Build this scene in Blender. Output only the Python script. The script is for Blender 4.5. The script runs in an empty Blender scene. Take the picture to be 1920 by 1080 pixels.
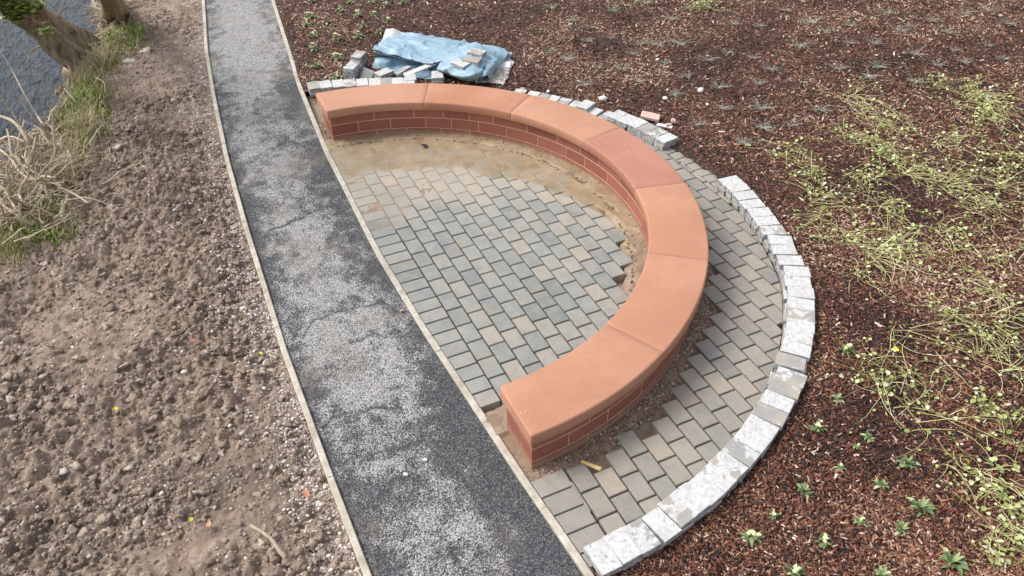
import bpy, math, random
import numpy as np
from mathutils import Matrix, Vector
R_=math.radians
random.seed(7); RNG=np.random.default_rng(7)
sc=bpy.context.scene; COL=sc.collection
# ---------------------------------------------------------------- camera (solved from the photograph)
CAM=np.array([-1.6196,-6.3187,4.7867]); TH=R_(24.788); PITCH=R_(39.231); ROLL=0.00904; F=1487.51
cd=bpy.data.cameras.new('camera'); cam=bpy.data.objects.new('camera',cd); COL.objects.link(cam); sc.camera=cam
cd.sensor_width=36; cd.lens=36*F/1920; cd.clip_end=500; cd.clip_start=.05
_r=np.array([math.cos(TH),-math.sin(TH),0]); _f0=np.array([math.sin(TH),math.cos(TH),0])
_fw=_f0*math.cos(PITCH)+np.array([0,0,-math.sin(PITCH)]); _up=_f0*math.sin(PITCH)+np.array([0,0,math.cos(PITCH)])
RT=_r*math.cos(ROLL)-_up*math.sin(ROLL); UP=_r*math.sin(ROLL)+_up*math.cos(ROLL)
cam.matrix_world=Matrix(((RT[0],UP[0],-_fw[0],CAM[0]),(RT[1],UP[1],-_fw[1],CAM[1]),(RT[2],UP[2],-_fw[2],CAM[2]),(0,0,0,1)))
# ---------------------------------------------------------------- light: bright overcast
world=bpy.data.worlds.new('World'); sc.world=world; world.use_nodes=True
wt=world.node_tree; bg=wt.nodes['Background']
sky=wt.nodes.new('ShaderNodeTexSky'); sky.sky_type='NISHITA'; sky.sun_disc=False
SUN_EL=R_(52); SUN_AZ=R_(-60)      # azimuth measured from +Y towards +X
sky.sun_elevation=SUN_EL; sky.sun_rotation=SUN_AZ; sky.dust_density=4; sky.air_density=1.0; sky.ozone_density=.6
hs=wt.nodes.new('ShaderNodeHueSaturation'); hs.inputs['Saturation'].default_value=.38
wt.links.new(sky.outputs[0],hs.inputs['Color']); wt.links.new(hs.outputs[0],bg.inputs['Color']); bg.inputs['Strength'].default_value=.14
sd=bpy.data.lights.new('sun','SUN'); sd.energy=1.25; sd.angle=R_(22); sd.color=(1,.96,.9)
sun=bpy.data.objects.new('sun',sd); COL.objects.link(sun)
sdir=Vector((math.sin(SUN_AZ)*math.cos(SUN_EL),math.cos(SUN_AZ)*math.cos(SUN_EL),math.sin(SUN_EL)))
sun.rotation_euler=sdir.to_track_quat('Z','Y').to_euler(); sun.location=(0,0,20)
sc.view_settings.view_transform='Standard'; sc.view_settings.look='None'; sc.view_settings.gamma=1; sc.view_settings.exposure=0.62
# ---------------------------------------------------------------- helpers
def at(px,py,z=0.):
    """point of the photograph (1920 px wide) carried onto the level z"""
    a=(px-960)/F; b=(540-py)/F
    d=_fw+a*RT+b*UP; t=(z-CAM[2])/d[2]
    return CAM+d*t
def tag(o,label=None,cat=None,group=None,kind=None):
    if label: o['label']=label
    if cat: o['category']=cat
    if group: o['group']=group
    if kind: o['kind']=kind
    return o
def mesh(name,V,Fc,m=None,attrs=None,smooth=False):
    """V (n,3); Fc list of faces or (m,k) int array"""
    me=bpy.data.meshes.new(name); V=np.asarray(V,dtype=np.float32)
    if isinstance(Fc,np.ndarray):
        k=Fc.shape[1]; me.vertices.add(len(V)); me.vertices.foreach_set('co',V.ravel())
        me.loops.add(Fc.size); me.loops.foreach_set('vertex_index',Fc.astype(np.int32).ravel())
        me.polygons.add(len(Fc)); me.polygons.foreach_set('loop_start',np.arange(0,Fc.size,k,dtype=np.int32))
        me.update(calc_edges=True); me.validate()
    else:
        me.from_pydata([tuple(map(float,v)) for v in V],[],[tuple(int(i) for i in f) for f in Fc]); me.update()
    if attrs:
        for n,a in attrs.items():
            at_=me.attributes.new(n,'FLOAT','POINT'); at_.data.foreach_set('value',np.asarray(a,dtype=np.float32))
    if m: me.materials.append(m)
    if smooth: me.polygons.foreach_set('use_smooth',np.ones(len(me.polygons),dtype=bool))
    return me
def link(name,me,parent=None,loc=None):
    o=bpy.data.objects.new(name,me); COL.objects.link(o)
    if parent: o.parent=parent
    if loc is not None: o.location=loc
    return o
def empty(name,loc=(0,0,0),rz=0):
    o=bpy.data.objects.new(name,None); COL.objects.link(o); o.location=loc; o.rotation_euler=(0,0,rz); o.empty_display_size=.1; return o
class MB:
    def __init__(s): s.v=[]; s.f=[]; s.r=[]
    def add(s,V,Fc,r=0.):
        b=len(s.v); s.v+= [tuple(v) for v in V]; s.f+=[tuple(i+b for i in f) for f in Fc]; s.r+=[r]*len(V)
    def build(s,name,m,parent=None,smooth=False):
        return link(name,mesh(name,np.array(s.v),s.f,m,{'rnd':s.r},smooth),parent)
def prism(mb,poly,z0,z1,ch=.005,r=None,jit=0):
    """chamfered block on a convex counter-clockwise polygon"""
    P=np.array(poly,float); n=len(P); c=P.mean(0)
    r=random.random() if r is None else r
    d=P-c; L=np.linalg.norm(d,axis=1,keepdims=True)+1e-9; Pi=P-d/L*ch*1.3
    zz=z1+(random.uniform(-jit,jit) if jit else 0)
    V=[(x,y,z0) for x,y in P]+[(x,y,zz-ch) for x,y in P]+[(x,y,zz) for x,y in Pi]
    Fc=[tuple(range(2*n,3*n))]
    for i in range(n):
        j=(i+1)%n; Fc+= [(i,j,n+j,n+i),(n+i,n+j,2*n+j,2*n+i)]
    Fc.append(tuple(range(n-1,-1,-1)))
    mb.add(V,Fc,r)
def _h(ix,iy,s):
    n=(ix.astype(np.int64)*374761393+iy.astype(np.int64)*668265263+s*982451653)&0xffffffff
    n=((n^(n>>13))*1274126177)&0xffffffff; n=(n^(n>>16))
    return (n&0xffffff)/float(0xffffff)
def vn(x,y,s=0):
    ix=np.floor(x);iy=np.floor(y);fx=x-ix;fy=y-iy;fx=fx*fx*(3-2*fx);fy=fy*fy*(3-2*fy)
    return (_h(ix,iy,s)*(1-fx)+_h(ix+1,iy,s)*fx)*(1-fy)+(_h(ix,iy+1,s)*(1-fx)+_h(ix+1,iy+1,s)*fx)*fy
def fbm(x,y,o=4,s=0,g=.5):
    x=np.asarray(x,float);y=np.asarray(y,float)
    t=0;a=1;n=0
    for i in range(o): t=t+a*vn(x*2.03**i+i*17.3,y*2.03**i-i*9.1,s+i*7); n+=a; a*=g
    return t/n
def sstep(a,b,x): t=np.clip((x-a)/(b-a),0,1); return t*t*(3-2*t)
def grid(name,X,Y,Z,m,attrs=None,smooth=True,mask=None):
    r,c=X.shape; V=np.stack([X,Y,Z],-1).reshape(-1,3)
    i=np.arange(r*c).reshape(r,c); Fc=np.stack([i[:-1,:-1],i[:-1,1:],i[1:,1:],i[1:,:-1]],-1).reshape(-1,4)
    if mask is not None: Fc=Fc[mask.ravel()[Fc].all(1)]
    return mesh(name,V,Fc,m,{k:v.ravel() for k,v in (attrs or {}).items()},smooth)
# scatter many copies of a template into ONE mesh
def scatter(name,tv,tf,pos,yaw,tilt,roll,scl,rnd,m,smooth=False):
    N=len(pos); K=len(tv)
    V=tv[None]*scl[:,None,:]
    cr,sr=np.cos(roll)[:,None],np.sin(roll)[:,None]; y=V[...,1]*cr-V[...,2]*sr; z=V[...,1]*sr+V[...,2]*cr; V=np.stack([V[...,0],y,z],-1)
    ct,st=np.cos(tilt)[:,None],np.sin(tilt)[:,None]; x=V[...,0]*ct+V[...,2]*st; z=-V[...,0]*st+V[...,2]*ct; V=np.stack([x,V[...,1],z],-1)
    cy,sy=np.cos(yaw)[:,None],np.sin(yaw)[:,None]; x=V[...,0]*cy-V[...,1]*sy; y=V[...,0]*sy+V[...,1]*cy; V=np.stack([x,y,V[...,2]],-1)+pos[:,None,:]
    Fc=(tf[None]+(np.arange(N)*K)[:,None,None]).reshape(-1,tf.shape[1])
    return mesh(name,V.reshape(-1,3),Fc,m,{'rnd':np.repeat(rnd,K)},smooth)
def ico(sub=1,amp=.2,seed=0):
    import bmesh
    bm=bmesh.new(); bmesh.ops.create_icosphere(bm,subdivisions=sub,radius=1)
    rs=np.random.default_rng(seed); V=np.array([v.co[:] for v in bm.verts]); V*=(1+rs.uniform(-amp,amp,(len(V),1))); V+=rs.uniform(-amp*.4,amp*.4,V.shape)
    Fc=np.array([[v.index for v in f.verts] for f in bm.faces]); bm.free(); return V,Fc
def tube(mb,pts,r0,r1=None,n=5,r=0.,jit=0):
    pts=[Vector(p) for p in pts]; r1=r0 if r1 is None else r1; b=[];N=len(pts)
    for i,p in enumerate(pts):
        t=(pts[min(i+1,N-1)]-pts[max(i-1,0)]); t=t.normalized() if t.length>1e-9 else Vector((0,0,1))
        u=t.cross(Vector((.13,.21,.97))).normalized(); w=t.cross(u); rr=r0+(r1-r0)*i/(N-1)
        for k in range(n):
            a=2*math.pi*k/n; q=rr*(1+random.uniform(-jit,jit)); b.append(p+u*math.cos(a)*q+w*math.sin(a)*q)
    Fc=[(i*n+k,i*n+(k+1)%n,(i+1)*n+(k+1)%n,(i+1)*n+k) for i in range(N-1) for k in range(n)]
    Fc+=[tuple(range(n-1,-1,-1)),tuple(range((N-1)*n,N*n))]
    mb.add(b,Fc,r)
def smoothpts(P,k=6):
    P=[np.array(p,float) for p in P]; Q=[P[0]*2-P[1]]+P+[P[-1]*2-P[-2]]; out=[]
    for i in range(1,len(Q)-2):
        for j in range(k):
            t=j/k; a,b,c,d=Q[i-1],Q[i],Q[i+1],Q[i+2]
            out.append(.5*((2*b)+(c-a)*t+(2*a-5*b+4*c-d)*t*t+(3*b-a-3*c+d)*t**3))
    return out+[P[-1]]
# ---------------------------------------------------------------- materials
class NT:
    def __init__(s,name):
        s.m=bpy.data.materials.new(name); s.m.use_nodes=True; s.t=s.m.node_tree; s.b=s.t.nodes['Principled BSDF']
        s.co=s.n('ShaderNodeTexCoord').outputs['Object']
    def n(s,t,**k):
        x=s.t.nodes.new(t)
        for a,v in k.items(): setattr(x,a,v)
        return x
    def set(s,sock,v):
        if isinstance(v,bpy.types.NodeSocket): s.t.links.new(v,sock)
        elif isinstance(v,(tuple,list)) and len(v)==3 and len(sock.default_value)==4: sock.default_value=(*v,1)
        else: sock.default_value=v
    def geo(s): return s.n('ShaderNodeNewGeometry').outputs['Position']
    def noise(s,sc=5,det=4,rough=.55,vec=None,dist=0,col=False):
        x=s.n('ShaderNodeTexNoise'); s.set(x.inputs['Vector'],vec or s.co); s.set(x.inputs['Scale'],sc); x.inputs['Detail'].default_value=det; x.inputs['Roughness'].default_value=rough; x.inputs['Distortion'].default_value=dist
        return x.outputs['Color' if col else 'Fac']
    def vor(s,sc=50,vec=None,out='Color',feat='F1',rnd=1):
        x=s.n('ShaderNodeTexVoronoi',feature=feat); s.set(x.inputs['Vector'],vec or s.co); s.set(x.inputs['Scale'],sc); x.inputs['Randomness'].default_value=rnd
        return x.outputs[out]
    def ramp(s,f,stops,interp='LINEAR'):
        x=s.n('ShaderNodeValToRGB'); s.set(x.inputs[0],f); cr=x.color_ramp; cr.interpolation=interp
        while len(cr.elements)<len(stops): cr.elements.new(.5)
        for e,(p,c) in zip(cr.elements,stops): e.position=p; e.color=(*c,1) if isinstance(c,(tuple,list)) else (c,c,c,1)
        return x.outputs[0]
    def mix(s,f,a,b,mode='MIX'):
        x=s.n('ShaderNodeMix',data_type='RGBA',blend_type=mode); s.set(x.inputs[0],f); s.set(x.inputs[6],a); s.set(x.inputs[7],b); return x.outputs[2]
    def math(s,op,a,b=0.,c=None,clamp=False):
        x=s.n('ShaderNodeMath',operation=op,use_clamp=clamp); s.set(x.inputs[0],a); s.set(x.inputs[1],b)
        if c is not None: s.set(x.inputs[2],c)
        return x.outputs[0]
    def attr(s,n): return s.n('ShaderNodeAttribute',attribute_name=n).outputs['Fac']
    def sep(s,v):
        x=s.n('ShaderNodeSeparateXYZ'); s.set(x.inputs[0],v); return x.outputs
    def oinfo(s): return s.n('ShaderNodeObjectInfo').outputs['Random']
    def out(s,col,rough=.8,bump=None,bs=.3,bd=.01,spec=None):
        s.set(s.b.inputs['Base Color'],col); s.set(s.b.inputs['Roughness'],rough)
        if spec is not None: s.b.inputs['Specular IOR Level'].default_value=spec
        if bump is not None:
            x=s.n('ShaderNodeBump'); s.set(x.inputs['Height'],bump); x.inputs['Strength'].default_value=bs; x.inputs['Distance'].default_value=bd
            s.t.links.new(x.outputs[0],s.b.inputs['Normal'])
        return s.m
def step(t,f,a,b): # smooth mask 0..1 between a and b
    x=t.n('ShaderNodeMapRange',interpolation_type='SMOOTHSTEP'); t.set(x.inputs[0],f); t.set(x.inputs[1],a); t.set(x.inputs[2],b); return x.outputs[0]
def shiftvec(t,k=37.):
    x=t.n('ShaderNodeVectorMath',operation='ADD'); t.set(x.inputs[0],t.co)
    c=t.n('ShaderNodeCombineXYZ'); m_=t.math('MULTIPLY',t.oinfo(),k); 
    for i in range(3): t.set(c.inputs[i],m_)
    t.set(x.inputs[1],c.outputs[0]); return x.outputs[0]
def m_sandstone(name,a,b,vein,specks=0.):
    t=NT(name); v=shiftvec(t,20)
    col=t.mix(step(t,t.noise(1.6,3,.5,v),.35,.65),a,b)
    w=t.n('ShaderNodeTexWave',wave_type='BANDS'); t.set(w.inputs['Vector'],v); w.inputs['Scale'].default_value=3.2; w.inputs['Distortion'].default_value=9; w.inputs['Detail'].default_value=4; w.inputs['Detail Scale'].default_value=.8
    wf=t.math('MULTIPLY',step(t,w.outputs['Fac'],.8,1.),step(t,t.noise(1.3,2,.5,v),.54,.72))
    col=t.mix(t.math('MULTIPLY',wf,.26),col,vein)
    w2=t.n('ShaderNodeTexWave',wave_type='BANDS'); t.set(w2.inputs['Vector'],v); w2.inputs['Scale'].default_value=16; w2.inputs['Distortion'].default_value=5; w2.inputs['Detail'].default_value=3
    col=t.mix(t.math('MULTIPLY',w2.outputs['Fac'],.10),col,vein)
    sp=step(t,t.noise(340,2,.6),.5,.75); col=t.mix(t.math('MULTIPLY',sp,.16),col,(.95,.62,.45))
    d=t.vor(16,v,'Distance'); g=t.math('MULTIPLY',t.math('LESS_THAN',d,.07),step(t,t.noise(3,1,.5,v),.55-specks,.6-specks))
    col=t.mix(t.math('MULTIPLY',g,.75),col,(.85,.78,.7))
    col=t.mix(t.math('MULTIPLY',t.oinfo(),.34,clamp=True),col,(.60,.36,.25) if specks==0 else (.52,.29,.22))
    col=t.mix(t.math('MULTIPLY',step(t,t.noise(2.4,6,.7,v),.52,.75),.22),col,(.36,.17,.115))
    col=t.mix(t.math('MULTIPLY',step(t,t.noise(75,4,.75,v),.50,.70),.30),col,(.32,.145,.095))
    col=t.mix(t.math('MULTIPLY',step(t,t.noise(48,4,.75,v),.56,.74),.22),col,(.66,.42,.30))
    lam=t.n('ShaderNodeMapping'); t.set(lam.inputs[0],v); lam.inputs['Scale'].default_value=(1.2,9,1.2); lam.inputs['Rotation'].default_value=(0,0,.5)
    col=t.mix(t.math('MULTIPLY',step(t,t.noise(3,5,.65,lam.outputs[0],.6),.48,.7),.20),col,(.34,.145,.10))
    return t.out(col,.82,t.noise(180,5,.75),.45,.003,.3)
SAND_A=m_sandstone('sandstone',(.43,.20,.12),(.50,.25,.16),(.30,.115,.075))
SAND_P=m_sandstone('pink_sandstone',(.40,.175,.125),(.46,.22,.16),(.28,.10,.08),.12)
def m_brick():
    t=NT('red_sandstone_block'); r=t.attr('rnd')
    col=t.ramp(r,[(0,(.24,.078,.052)),(.5,(.30,.105,.07)),(1,(.38,.145,.095))])
    col=t.mix(t.math('MULTIPLY',step(t,t.noise(5,4),.35,.7),.35),col,(.21,.065,.045))
    n=t.noise(40,3); col=t.mix(t.math('MULTIPLY',n,.14),col,(.5,.3,.22))
    z_=t.sep(t.geo())[2]; sp=t.math('SUBTRACT',t.math('ADD',.02,t.math('MULTIPLY',t.noise(7,5,.7),.09)),z_)
    col=t.mix(t.math('MULTIPLY',step(t,sp,0.,.05),.75),col,(.34,.24,.165))
    col=t.mix(t.math('MULTIPLY',step(t,t.noise(60,4,.75),.5,.72),.3),col,(.42,.19,.13))
    return t.out(col,.85,t.noise(110,5,.75),.6,.004,.3)
BRICK=m_brick()
t=NT('mortar'); MORTAR=t.out(t.ramp(t.noise(30,4),[(.3,(.50,.31,.22)),(.7,(.64,.43,.32))]),.9,t.noise(200,3),.4,.002)
# the silt washed over the back of the paving: y above this curve in x
def silt_nodes(t,pts,soft=.05,namp=.35):
    P=t.geo(); s=t.sep(P); fc=t.n('ShaderNodeFloatCurve'); t.set(fc.inputs['Value'],t.math('DIVIDE',t.math('ADD',s[0],.2),3.0))
    c=fc.mapping.curves[0]; 
    pts=[((x+.2)/3.0,(y+1.5)/4.5) for x,y in pts]
    c.points[0].location=pts[0]; c.points[1].location=pts[-1]
    for q in pts[1:-1]: c.points.new(*q)
    for q in c.points: q.handle_type='VECTOR'
    fc.mapping.update()
    yb=t.math('SUBTRACT',t.math('MULTIPLY',fc.outputs[0],4.5),1.5)
    d=t.math('SUBTRACT',s[1],yb); d=t.math('ADD',d,t.math('MULTIPLY',t.math('SUBTRACT',t.noise(5,4,.6,P),.5),namp))
    return step(t,d,-soft,soft)
SILT=[(-.2,1.66),(.23,1.66),(.63,1.52),(1.24,1.30),(1.5,.88),(1.75,.80),(1.95,.40),(2.12,.1),(2.25,-.35),(2.4,-.9),(2.8,-1.4)]
def m_paver(name,inner):
    t=NT(name); r=t.attr('rnd'); P=t.geo()
    if inner: st=[(0,(.215,.235,.225)),(.35,(.285,.30,.28)),(.6,(.325,.33,.295)),(.86,(.36,.34,.295)),(1,(.41,.365,.30))]
    else: st=[(0,(.235,.23,.21)),(.4,(.30,.285,.255)),(.7,(.35,.32,.275)),(1,(.40,.345,.28))]
    col=t.ramp(r,st)
    n1=step(t,t.noise(9,4,.6,P),.38,.66); col=t.mix(t.math('MULTIPLY',n1,.3),col,(.41,.36,.29) if not inner else (.45,.41,.35))
    n3=step(t,t.noise(6.3,3,.6,P,.5),.45,.7); col=t.mix(t.math('MULTIPLY',n3,.32),col,(.17,.20,.22) if inner else (.19,.19,.18))
    n2=t.noise(70,4,.7,P); col=t.mix(t.math('MULTIPLY',step(t,n2,.35,.75),.30),col,(.14,.13,.12),'MIX')
    col=t.mix(t.math('MULTIPLY',step(t,t.noise(190,2,.6,P),.60,.74),.45),col,(.62,.58,.52))
    v=t.vor(24,P,'Distance'); col=t.mix(t.math('MULTIPLY',t.math('LESS_THAN',v,.085),.6),col,(.09,.075,.06))
    # the surface film of splashed soil
    col=t.mix(t.math('MULTIPLY',step(t,t.noise(2.2,5,.65,P),.5,.72),.35 if inner else .45),col,(.33,.26,.19))
    rough=.62
    if inner:
        si=silt_nodes(t,SILT); mud=t.ramp(t.noise(3.5,5,.6,P,.4),[(.3,(.26,.175,.095)),(.5,(.33,.25,.155)),(.72,(.41,.335,.235))])
        mud=t.mix(t.math('MULTIPLY',step(t,t.noise(120,3,.6,P),.6,.7),.35),mud,(.55,.48,.36))
        keep=t.math('MULTIPLY',step(t,t.noise(7,4,.6,P),.42,.62),.5)
        col=t.mix(t.math('MULTIPLY',si,t.math('SUBTRACT',.97,keep)),col,mud)
        # paler dried dust in front of the silt
        sd_=silt_nodes(t,[(x,y-.85 if x<1.3 else y-.25) for x,y in SILT],.35,.6)
        col=t.mix(t.math('MULTIPLY',sd_,t.math('MULTIPLY',t.math('SUBTRACT',1.,si),.5)),col,(.47,.41,.33))
        rough=t.math('SUBTRACT',.62,t.math('MULTIPLY',si,.22))
    return t.out(col,rough,t.noise(180,4,.7,P),.5,.003)
PAV_IN=m_paver('grey_paver',True); PAV_OUT=m_paver('brown_grey_paver',False)
def m_stone(name,white):
    """loose pavers: pale lime bloom over grey concrete, blotched"""
    t=NT(name); v=shiftvec(t,91); o=t.oinfo()
    base=t.mix(step(t,t.noise(5,3,.5,v),.4,.6),(.26,.265,.265),(.36,.32,.265))
    base=t.mix(t.math('MULTIPLY',t.noise(70,4,.7,v),.5),base,(.5,.48,.44))
    bloom=t.ramp(t.noise(26,4,.6,v),[(.3,(.46,.465,.47)),(.7,(.70,.70,.69))])
    thr=t.math('ADD',.30,t.math('MULTIPLY',t.math('POWER',o,3.),.42) if white else .3)
    e=t.math('SUBTRACT',t.noise(9,4,.62,v,.8),thr); bm_=step(t,e,-.012,.012)
    sp=t.vor(34,v,'Distance'); dots=t.math('MULTIPLY',t.math('LESS_THAN',sp,.22),step(t,t.noise(4,2,.5,v),.45,.5))
    bm_=t.math('MULTIPLY',bm_,t.math('SUBTRACT',1.,dots))
    bloom=t.mix(t.math('MULTIPLY',step(t,t.noise(4.5,6,.75,v),.42,.68),.50),bloom,(.40,.39,.36)); col=t.mix(bm_,base,bloom)
    # sides stay greyer: bloom is only thin there
    nz=t.sep(t.n('ShaderNodeNewGeometry').outputs['Normal'])[2]
    side=step(t,nz,.3,.8)
    sc_=t.mix(step(t,t.noise(20,5,.65,v),.4,.65),(.25,.26,.27),(.52,.53,.53))
    col=t.mix(side,sc_,col)
    col=t.mix(t.math('MULTIPLY',step(t,t.noise(150,2,.6,v),.62,.72),.4),col,(.18,.17,.15))
    return t.out(col,.85,t.noise(140,4,.7,v),.4,.003)
STONE_W=m_stone('limed_paver',True); STONE_G=m_stone('grey_weathered_paver',False)
def m_kerb():
    t=NT('kerb_concrete'); P=t.geo()
    col=t.ramp(t.noise(12,5,.65,P),[(.3,(.40,.36,.29)),(.55,(.56,.52,.44)),(.8,(.68,.645,.57))])
    col=t.mix(t.math('MULTIPLY',step(t,t.noise(1.7,4,.6,P),.45,.65),.5),col,(.30,.235,.165))
    col=t.mix(t.math('MULTIPLY',step(t,t.noise(160,3,.6,P),.58,.66),.6),col,(.14,.13,.12))
    return t.out(col,.85,t.noise(150,4,.7,P),.5,.003)
KERB=m_kerb()
def m_asphalt():
    t=NT('asphalt'); P=t.geo(); dust=t.attr('dust'); tan=t.attr('tan'); smo=t.attr('smooth')
    vr=t.n('ShaderNodeTexVoronoi'); t.set(vr.inputs['Vector'],P); vr.inputs['Scale'].default_value=120
    cs=t.sep(vr.outputs['Color']); 
    f=t.math('ADD',t.math('MULTIPLY',cs[0],.62),t.math('MULTIPLY',t.noise(55,3,.65,P),.52))   # 0..1.1
    thr=t.math('SUBTRACT',.93,t.math('MULTIPLY',dust,.52))
    wh=step(t,t.math('SUBTRACT',f,thr),-.16,.24)
    dark=t.ramp(cs[1],[(0,(.018,.02,.025)),(.5,(.05,.053,.06)),(.8,(.10,.102,.108)),(1,(.20,.20,.20))])
    lite=t.ramp(cs[2],[(0,(.24,.238,.235)),(.5,(.40,.392,.38)),(1,(.54,.53,.515))])
    col=t.mix(wh,dark,lite)
    col=t.mix(t.math('MULTIPLY',t.math('MULTIPLY',tan,step(t,t.noise(40,3,.6,P),.35,.6)),.75),col,(.26,.21,.165))
    col=t.mix(t.math('MULTIPLY',smo,.86),col,t.mix(t.noise(30,3,.6,P),(.13,.13,.13),(.23,.22,.205)))
    h=t.math('SUBTRACT',1.,vr.outputs['Distance'])
    return t.out(col,t.math('SUBTRACT',.78,t.math('MULTIPLY',smo,.3)),t.math('MULTIPLY',h,t.math('SUBTRACT',1.,smo)),.7,.008)
ASPH=m_asphalt()
def m_soil():
    t=NT('soil'); P=t.geo(); peb=t.attr('peb'); wet=t.attr('wet'); gr=t.attr('green')
    col=t.ramp(t.noise(7,6,.65,P),[(.25,(.165,.117,.087)),(.5,(.32,.24,.185)),(.75,(.50,.405,.325))])
    col=t.mix(t.math('MULTIPLY',step(t,t.noise(1.3,3,.5,P),.4,.7),.35),col,(.28,.20,.15))
    col=t.mix(t.math('MULTIPLY',step(t,t.noise(60,4,.7,P),.4,.7),.4),col,(.10,.065,.045))
    vr=t.n('ShaderNodeTexVoronoi'); t.set(vr.inputs['Vector'],P); vr.inputs['Scale'].default_value=85; cs=t.sep(vr.outputs['Color'])
    pm=t.math('LESS_THAN',cs[0],t.math('ADD',.03,t.math('MULTIPLY',peb,.5))); pm=t.math('MULTIPLY',pm,t.math('LESS_THAN',vr.outputs['Distance'],.42))
    col=t.mix(pm,col,t.ramp(cs[1],[(0,(.33,.26,.22)),(.6,(.5,.42,.38)),(1,(.68,.64,.6))]))
    col=t.mix(t.math('MULTIPLY',wet,.6),col,(.07,.05,.038))
    col=t.mix(t.math('MULTIPLY',gr,step(t,t.noise(20,4,.6,P),.35,.6)),col,(.10,.12,.04))
    return t.out(col,.85,t.math('ADD',t.noise(120,5,.7,P),pm),.9,.012)
SOIL=m_soil()
def m_rnd(name,stops,rough=.8,nsc=60,dirt=(.1,.07,.05),da=.3,bump=.4,bd=.003,spec=None,trans=0):
    t=NT(name); P=t.geo(); col=t.ramp(t.attr('rnd'),stops); col=t.mix(t.math('MULTIPLY',step(t,t.noise(nsc,3,.6,P),.4,.7),da),col,dirt)
    m=t.out(col,rough,t.noise(nsc*2.5,3,.6,P),bump,bd,spec)
    if trans: t.b.inputs['Subsurface Weight'].default_value=0
    return m
CLOD=m_rnd('clod',[(0,(.20,.147,.112)),(.3,(.30,.226,.174)),(.8,(.41,.325,.26)),(1,(.56,.47,.39))],.9,45,(.085,.055,.04),.45,.9,.008)
PEBBLE=m_rnd('pebble',[(0,(.30,.20,.165)),(.3,(.42,.34,.30)),(.6,(.54,.48,.44)),(.85,(.66,.62,.58)),(1,(.86,.84,.80))],.7,50,(.3,.22,.18),.3)
BARK=m_rnd('bark',[(0,(.018,.009,.008)),(.2,(.075,.026,.016)),(.45,(.185,.062,.034)),(.66,(.30,.125,.072)),(.82,(.42,.24,.145)),(.94,(.58,.43,.31)),(1,(.82,.72,.60))],.55,70,(.03,.015,.01),.35)
def m_mulch():
    t=NT('mulch'); P=t.geo()
    vr=t.n('ShaderNodeTexVoronoi'); mp=t.n('ShaderNodeMapping'); t.set(mp.inputs[0],P); mp.inputs['Scale'].default_value=(1,.45,1); mp.inputs['Rotation'].default_value=(0,0,.6)
    t.set(vr.inputs['Vector'],mp.outputs[0]); vr.inputs['Scale'].default_value=75; cs=t.sep(vr.outputs['Color'])
    col=t.ramp(cs[0],[(0,(.012,.006,.005)),(.4,(.03,.013,.009)),(.75,(.08,.032,.02)),(1,(.20,.10,.06))])
    return t.out(col,.75,t.math('ADD',cs[1],t.noise(80,4,.7,P)),.9,.012)
MULCH=m_mulch()
def m_bed():
    t=NT('sand_bed'); P=t.geo()
    col=t.ramp(t.noise(6,6,.65,P),[(.28,(.19,.125,.085)),(.5,(.28,.20,.14)),(.75,(.40,.315,.235))])
    si=t.attr('silt'); mud=t.ramp(t.noise(4,5,.6,P,.4),[(.3,(.26,.175,.095)),(.5,(.33,.25,.155)),(.72,(.41,.335,.235))])
    col=t.mix(si,col,mud)
    col=t.mix(t.math('MULTIPLY',step(t,t.noise(130,3,.6,P),.58,.68),.5),col,(.52,.45,.36))
    d=t.attr('dark'); col=t.mix(d,col,(.012,.011,.010))
    return t.out(col,t.math('SUBTRACT',.8,t.math('MULTIPLY',si,.35)),t.noise(90,5,.7,P),.6,.006)
BED=m_bed()
def m_water():
    t=NT('river_water'); P=t.geo()
    mp=t.n('ShaderNodeMapping'); t.set(mp.inputs[0],P); mp.inputs['Scale'].default_value=(.9,.30,1); mp.inputs['Rotation'].default_value=(0,0,1.0)
    w1=t.noise(9,3,.5,mp.outputs[0],.5); w2=t.noise(30,2,.5,mp.outputs[0],.3)
    h=t.math('ADD',t.math('MULTIPLY',w1,.75),t.math('MULTIPLY',w2,.25))
    col=t.mix(step(t,h,.35,.65),(.012,.018,.024),(.04,.05,.06))
    return t.out(col,.10,h,1.0,.07,.14)
WATER=m_water()
def m_tarp():
    t=NT('blue_tarpaulin'); P=t.geo()
    w=t.noise(4,5,.6,P,1.0); col=t.ramp(w,[(.3,(.16,.30,.42)),(.5,(.24,.40,.52)),(.7,(.37,.54,.65))])
    r=t.noise(14,5,.7,P,3.); crease=t.math('SUBTRACT',1.,t.math('MULTIPLY',t.math('ABSOLUTE',t.math('SUBTRACT',r,.5)),14.),clamp=True)
    col=t.mix(t.math('MULTIPLY',crease,.5),col,(.55,.68,.76))
    col=t.mix(t.math('MULTIPLY',step(t,t.noise(3,4,.6,P),.55,.7),.35),col,(.5,.52,.5))
    return t.out(col,.34,t.math('ADD',w,t.math('MULTIPLY',crease,.3)),.5,.010,.5)
TARP=m_tarp()
t=NT('plastic_film'); P_=t.geo(); PLAST=t.out(t.ramp(t.noise(22,5,.7,P_,2),[(.3,(.38,.38,.36)),(.5,(.62,.63,.62)),(.7,(.82,.83,.83))]),.45,t.noise(40,5,.7,P_,2),1,.015)
def leafmat(name,stops,rough=.5): return m_rnd(name,stops,rough,35,(.16,.2,.05),.25,.2)
LEAF_P=leafmat('primrose_leaf',[(0,(.07,.12,.05)),(.45,(.16,.24,.10)),(.8,(.32,.38,.17)),(1,(.56,.56,.32))])
PETAL=leafmat('cream_petal',[(0,(.60,.60,.25)),(.6,(.75,.74,.45)),(1,(.86,.85,.70))])
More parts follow.
